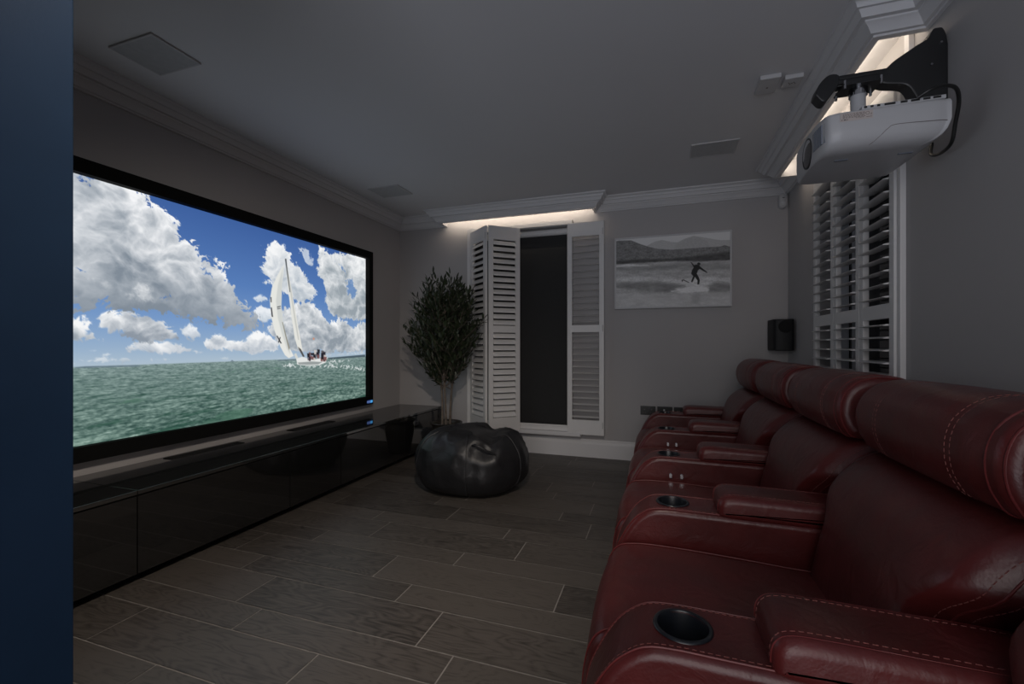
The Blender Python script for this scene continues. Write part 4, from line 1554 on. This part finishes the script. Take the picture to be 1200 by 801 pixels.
ceiling_speaker('flat ceiling speaker above the screen, the one nearest the blue partition', -2.488, -2.192, 1.373, 1.606, 'ceilgrilledark')
ceiling_speaker('flat pale ceiling speaker near the far corner above the screen end', -2.510, -2.195, 3.365, 3.614, 'greygrille')
ceiling_speaker('flat pale ceiling speaker towards the projector side of the ceiling', 0.213, 0.522, 3.357, 3.595, 'greygrille')
dt = thing('ceiling_box', 'larger square white box on the ceiling near the projector', 'ceiling box', (0.555, 2.695, H))
B().box(0.503, 0.604, 2.615, 2.775, H - 0.026, H - 0.0005, r=0.006).done('cover', M['whiteplastic'], dt)
b = B().box(0.548, 0.558, 2.70, 2.71, H - 0.0275, H - 0.0255, r=0.0008)
b.done('indicator', M['ink'], dt)
dt = thing('ceiling_box', 'smaller white ceiling box with a dimpled face nearest the projector pelmet', 'ceiling box', (0.67, 2.70, H))
B().box(0.626, 0.713, 2.650, 2.746, H - 0.026, H - 0.0005, r=0.006).done('cover', M['whiteplastic'], dt)
b = B()
for k in range(5):
    b.cyl((0.652 + 0.008 * k, 2.69 + 0.006 * ((k * 2) % 3), H - 0.0285), (0.652 + 0.008 * k, 2.69 + 0.006 * ((k * 2) % 3), H - 0.0255), 0.003, seg=8)
b.done('dimples', M['ink'], dt)

# ================================================================== PROJECTOR, MOUNT, CABLE
PX0, PX1, PY0, PY1, PZ0, PZ1 = 0.588, 0.966, 1.925, 2.345, 1.828, 1.964
prj = thing('projector', 'white home cinema projector hanging upside down from the black wall arm', 'projector', ((PX0 + PX1) / 2, (PY0 + PY1) / 2, PZ0))


def proj_plan(k, zshift):
    """rounded plan outline, k shrinks it"""
    c = [(PX0 + 0.030, PY0 + 0.004), (PX0 + 0.10, PY0), (PX1 - 0.10, PY0), (PX1 - 0.020, PY0 + 0.010), (PX1, PY0 + 0.045), (PX1, PY1 - 0.045), (PX1 - 0.020, PY1 - 0.010),
         (PX1 - 0.10, PY1), (PX0 + 0.10, PY1), (PX0 + 0.030, PY1 - 0.004), (PX0 + 0.004, PY1 - 0.030), (PX0 - 0.008, PY1 - 0.13), (PX0 - 0.008, PY0 + 0.13), (PX0 + 0.004, PY0 + 0.030)]
    c = catmull(c, 5)
    mx, my = (PX0 + PX1) / 2, (PY0 + PY1) / 2
    return [(mx + (x - mx) * (1 - (k if x > mx else 0.12 * k) / 0.19), my + (y - my) * (1 - (k if y < my else 0.5 * k) / 0.21)) for x, y in c]


b = B()
lev = [(PZ1, 0.012), (PZ1 - 0.004, 0.003), (PZ1 - 0.014, 0.0), (PZ1 - 0.070, 0.0), (PZ0 + 0.055, 0.002), (PZ0 + 0.034, 0.008), (PZ0 + 0.018, 0.018), (PZ0 + 0.007, 0.034), (PZ0 + 0.001, 0.058), (PZ0, 0.075)]
b.rings([[(x, y, z) for x, y in proj_plan(k, z)] for z, k in lev])
b.done('body', M['projector'], prj, smooth=50)
# service cover seam on near side and underside
b = B()
seam = [(PX1 + 0.0005, PY0 + 0.06, PZ0 + 0.058), (PX1 - 0.014, PY0 + 0.0125, PZ0 + 0.058), (PX1 - 0.06, PY0 + 0.0005, PZ0 + 0.058), (PX0 + 0.215, PY0 - 0.0003, PZ0 + 0.062), (PX0 + 0.190, PY0 + 0.001, PZ0 + 0.052), (PX0 + 0.172, PY0 + 0.008, PZ0 + 0.034), (PX0 + 0.150, PY0 + 0.022, PZ0 + 0.0145), (PX0 + 0.130, PY0 + 0.045, PZ0 + 0.0055)]
b.tube(catmull(seam, 5, closed=False), 0.0010, 6)
b.done('cover_seam', M['ink'], prj)
# lens barrel on the face towards the screen
LY, LZ = 2.118, 1.893
b = B()
lx = PX0 - 0.006
ringf = lambda r, x: [(x, LY + r * math.cos(a), LZ + r * math.sin(a)) for a in [2 * PI * k / 40 for k in range(40)]]
b.rings([ringf(0.061, lx + 0.02), ringf(0.061, lx - 0.0035), ringf(0.057, lx - 0.0045), ringf(0.054, lx - 0.0035), ringf(0.050, lx + 0.006)], cap=False)
b.done('lens_ring', M['darkplastic'], prj, smooth=40)
b = B()
b.rings([ringf(0.054, lx - 0.0028), ringf(0.046, lx - 0.0030), ringf(0.026, lx - 0.0036), ringf(0.004, lx - 0.0040)])
b.done('lens', M['lens'], prj, smooth=60)
# exhaust vents: dark slots at the near end of that face
b = B()
for k in range(8):
    yy = PY0 + 0.030 + 0.0125 * k
    xf = PX0 - 0.0005 + (0.006 if k == 0 else 0.0) - 0.0055 * min(1, k / 5)
    b.box(xf - 0.002, xf + 0.010, yy, yy + 0.0075, PZ0 + 0.040, PZ1 - 0.022, r=0.001)
b.done('exhaust_vent', M['vent'], prj)
# ports along the upper edge of the near side
b = B()
b.box(0.700, 0.945, PY0 + 0.004, PY0 + 0.03, PZ1 - 0.003, PZ1 + 0.010, r=0.002)
b.done('port_strip', M['projector'], prj)
for xa, xb in ((0.707, 0.716), (0.726, 0.735), (0.746, 0.755), (0.768, 0.800), (0.815, 0.835), (0.845, 0.870), (0.880, 0.900), (0.908, 0.930)):
    b = B()
    b.box(xa, xb, PY0 + 0.0025, PY0 + 0.006, PZ1 + 0.0005, PZ1 + 0.0075)
    b.done('port', M['inkblack'], prj)
# rating label with its fine print
b = B()
b.box(0.632, 0.732, PY0 - 0.0010, PY0 + 0.0015, PZ1 - 0.040, PZ1 - 0.010, rot=Matrix.Rotation(0.0, 3, 'Y'))
b.mat(1)
rl = random.Random(4)
for r_ in range(6):
    zz_ = PZ1 - 0.0145 - 0.0035 * r_
    x_ = 0.640
    while x_ < 0.706:
        w_ = rl.uniform(0.003, 0.009)
        if r_ < 5 or x_ > 0.675:
            b.box(x_, x_ + w_, PY0 - 0.0014, PY0 - 0.0008, zz_ - 0.0008, zz_ + 0.0008)
        x_ += w_ + 0.0022
b.mat(2)
for xa in (0.636, 0.643, 0.648, 0.653):
    b.box(xa, xa + (0.0025 if xa != 0.643 else 0.0045), PY0 - 0.0015, PY0 - 0.0008, PZ1 - 0.0362, PZ1 - 0.0335)
b.mat(1)
b.tube([(0.716 + 0.0055 * math.cos(2 * PI * k / 16), PY0 - 0.0012, PZ1 - 0.020 + 0.0055 * math.sin(2 * PI * k / 16)) for k in range(16)], 0.0007, 5, closed=True)
b.tube([(0.7245, PY0 - 0.0012, PZ1 - 0.0265), (0.728, PY0 - 0.0012, PZ1 - 0.0195), (0.7285, PY0 - 0.0012, PZ1 - 0.0265)], 0.0006, 5, closed=True)
b.box(0.712, 0.729, PY0 - 0.0014, PY0 - 0.0008, PZ1 - 0.0340, PZ1 - 0.0325)
o = b.done('rating_label', [M['labelpaper'], M['ink'], M['inkblack']], prj, smooth=0)
for (fx, fy) in ((0.675, 2.05), (0.880, 2.05)):
    b = B()
    b.box(fx - 0.022, fx + 0.022, fy - 0.006, fy + 0.006, PZ0 - 0.003, PZ0 + 0.003, r=0.001)
    b.done('foot', M['vent'], prj)

# mount: wall fin, arm, pole
MY = 2.178
mt = thing('projector_mount', 'black plastic wall arm with a flared fin holding up the projector', 'mount', (XR, MY, 2.1))
fin = [(1.0525, 2.262), (1.047, 2.300), (1.037, 2.326), (1.023, 2.331), (1.009, 2.330), (1.000, 2.312), (0.990, 2.296), (0.960, 2.281), (0.922, 2.258), (0.888, 2.236), (0.862, 2.211), (0.842, 2.188), (0.838, 2.168),
       (0.86, 2.152), (0.91, 2.141), (0.935, 2.126), (0.955, 2.085), (0.975, 2.035), (1.00, 2.005), (1.0525, 1.995)]
b = B()
outl = [fin[0]] + catmull(fin[1:-1], 3, closed=False) + [fin[-1]]
b.rings([[(x, MY - 0.030 * k_ - 0.012 * k_ * min(1, max(0, (x - 0.93) / 0.10)), z) for x, z in q] for k_, q in ((1.0, inset(outl, 0.006)), (0.90, outl), (-0.90, outl), (-1.0, inset(outl, 0.006)))])
b.done('wall_fin', M['darkplastic'], mt, smooth=40)
b = B()
b.box(0.672, 0.90, MY - 0.027, MY + 0.027, 2.196, 2.214, r=0.004)
b.box(0.680, 0.90, MY - 0.031, MY - 0.020, 2.176, 2.194, r=0.003)
b.box(0.680, 0.90, MY + 0.020, MY + 0.031, 2.176, 2.194, r=0.003)
b.done('arm_rail', M['darkplastic'], mt)
b = B()
cap = catmull([(0.700, 2.214), (0.672, 2.222), (0.648, 2.208), (0.628, 2.182), (0.618, 2.150), (0.624, 2.138), (0.640, 2.118), (0.658, 2.116), (0.676, 2.140), (0.700, 2.176)], 3)
b.rings([[(x, MY - 0.034 * k_, z) for x, z in q] for k_, q in ((1.0, inset(cap, 0.005)), (0.86, cap), (-0.86, cap), (-1.0, inset(cap, 0.005)))])
b.done('end_cap', M['darkplastic'], mt, smooth=45)
b = B()
b.box(0.708, 0.846, MY - 0.052, MY + 0.052, 2.158, 2.166, r=0.002)
b.done('adjuster_plate', M['darkplastic'], mt)
b = B()
b.cyl((0.777, MY, 2.128), (0.777, MY, 2.160), 0.032, seg=32)
b.done('collar', M['chrome'], mt)
b = B().cyl((0.777, MY, 1.972), (0.777, MY, 2.130), 0.026, seg=32)
b.box(0.725, 0.829, MY - 0.05, MY + 0.05, PZ1 + 0.0005, PZ1 + 0.008, r=0.002)
b.done('pole', M['projector'], mt)
for xx in (0.716, 0.838):
    for yy in (-0.048, 0.048):
        b = B().cyl((xx, MY + yy, 2.146), (xx, MY + yy, 2.178), 0.005, seg=10)
        b.done('bolt', M['chrome'], mt)
for zz_, xx in ((2.270, 1.030), (2.190, 1.000)):
    b = B().cyl((xx, MY - 0.046, zz_), (xx, MY - 0.038, zz_), 0.004, seg=12)
    b.done('screw', M['chrome'], mt)

b = B()
path = [(0.858, PY0 - 0.012, PZ1 + 0.004), (0.885, PY0 - 0.026, PZ1 + 0.018), (0.925, PY0 - 0.018, PZ1 + 0.030), (0.968, PY0 + 0.0, PZ1 + 0.024), (0.992, PY0 + 0.03, PZ1 - 0.010), (1.002, PY0 + 0.07, PZ1 - 0.07), (1.010, PY0 + 0.11, PZ1 - 0.125), (1.016, PY0 + 0.19, PZ1 - 0.130), (1.022, PY0 + 0.26, PZ1 - 0.105), (XR - 0.0055, PY0 + 0.31, PZ1 - 0.045)]
b.tube(catmull(path, 8, closed=False), 0.0062, 10)
o = b.done('power_cable', M['rubber'])
tag(o, 'thick black cable looping round the rear end of the white projector', 'cable')

# conduit down the wall inside the pelmet
b = B()
b.box(XR - 0.022, XR - 0.0005, 2.372, 2.412, 2.362, H - 0.001, r=0.003)
o = b.done('cable_conduit', M['trim'])
tag(o, 'short white cable conduit on the wall above the projector arm, inside the lit pelmet', 'conduit')

# ================================================================== LIGHT
def area(name, loc, size, size_y, energy, color, direction):
    l = bpy.data.lights.new(name, 'AREA')
    l.shape = 'RECTANGLE'
    l.size, l.size_y = size, size_y
    l.energy = energy
    l.color = color
    o = bpy.data.objects.new(name, l)
    o.location = loc
    d = Vector(direction).normalized()
    o.rotation_euler = d.to_track_quat('-Z', 'Y').to_euler()
    COL.objects.link(o)
    return o


WARM = (1.0, 0.86, 0.70)
# LED strips tucked behind the pelmet boards, aimed at the wall and ceiling
area('pelmet_led_far', (-1.412, 4.232, H - 0.055), 1.56, 0.012, 2.6, WARM, (0, 1, 0.15))
area('pelmet_led_side', (0.893, 3.085, H - 0.055), 1.56, 0.012, 2.0, WARM, (1, 0, 0.15))

W = bpy.data.worlds.new('evening')
SC.world = W
W.use_nodes = True
wn = W.node_tree
bg = wn.nodes['Background']
bg.inputs['Strength'].default_value = 2.7
wtc = wn.nodes.new('ShaderNodeTexCoord')
wsx = wn.nodes.new('ShaderNodeSeparateXYZ')
wn.links.new(wtc.outputs['Generated'], wsx.inputs[0])
wmr = wn.nodes.new('ShaderNodeMapRange')
wmr.inputs[1].default_value = -0.35
wmr.inputs[2].default_value = 0.10
wn.links.new(wsx.outputs['Z'], wmr.inputs[0])
wcr = wn.nodes.new('ShaderNodeValToRGB')
wcr.color_ramp.elements[0].color = (0.92, 1.0, 1.18, 1)
wcr.color_ramp.elements[1].color = (1.0, 0.955, 0.95, 1)
wn.links.new(wmr.outputs[0], wcr.inputs[0])
wn.links.new(wcr.outputs[0], bg.inputs['Color'])
# unseen spot added as fill, turned to the cabinets and the floor
sp_l = bpy.data.lights.new('fill_spot', 'SPOT')
sp_l.energy = 150
sp_l.color = (1.0, 0.88, 0.76)
sp_l.spot_size = math.radians(90)
sp_l.spot_blend = 1.0
sp_l.shadow_soft_size = 0.06
spo = bpy.data.objects.new('fill_spot', sp_l)
spo.location = (-0.20, 0.42, H - 0.03)
spo.rotation_euler = (Vector((-2.0, 2.3, 0.05)) - Vector(spo.location)).to_track_quat('-Z', 'Y').to_euler()
COL.objects.link(spo)
por = area('rear_opening_portal', (0.06, YB - 0.10, 1.21), 1.84, 2.42, 1.0, (1, 1, 1), (0, 1, 0))
por.data.cycles.is_portal = True

# ================================================================== CAMERA AND VIEW
cam = bpy.data.cameras.new('camera')
cam.sensor_width = 36.0
cam.sensor_fit = 'HORIZONTAL'
cam.lens = F_PX * 36.0 / 1200.0
cam.shift_y = (CY - 400.5) / 1200.0
cam.clip_start = 0.02
co = bpy.data.objects.new('camera', cam)
co.location = (0, 0, EYE)
co.rotation_euler = (PI / 2, 0, YAW)
COL.objects.link(co)
SC.camera = co

vs = SC.view_settings
vs.view_transform = 'Standard'
vs.look = 'None'
vs.exposure = 0.0
vs.gamma = 1.0
vs.use_curve_mapping = False
SC.cycles.use_denoising = True
SC.cycles.max_bounces = 10
SC.cycles.diffuse_bounces = 6
SC.cycles.sample_clamp_indirect = 4.0
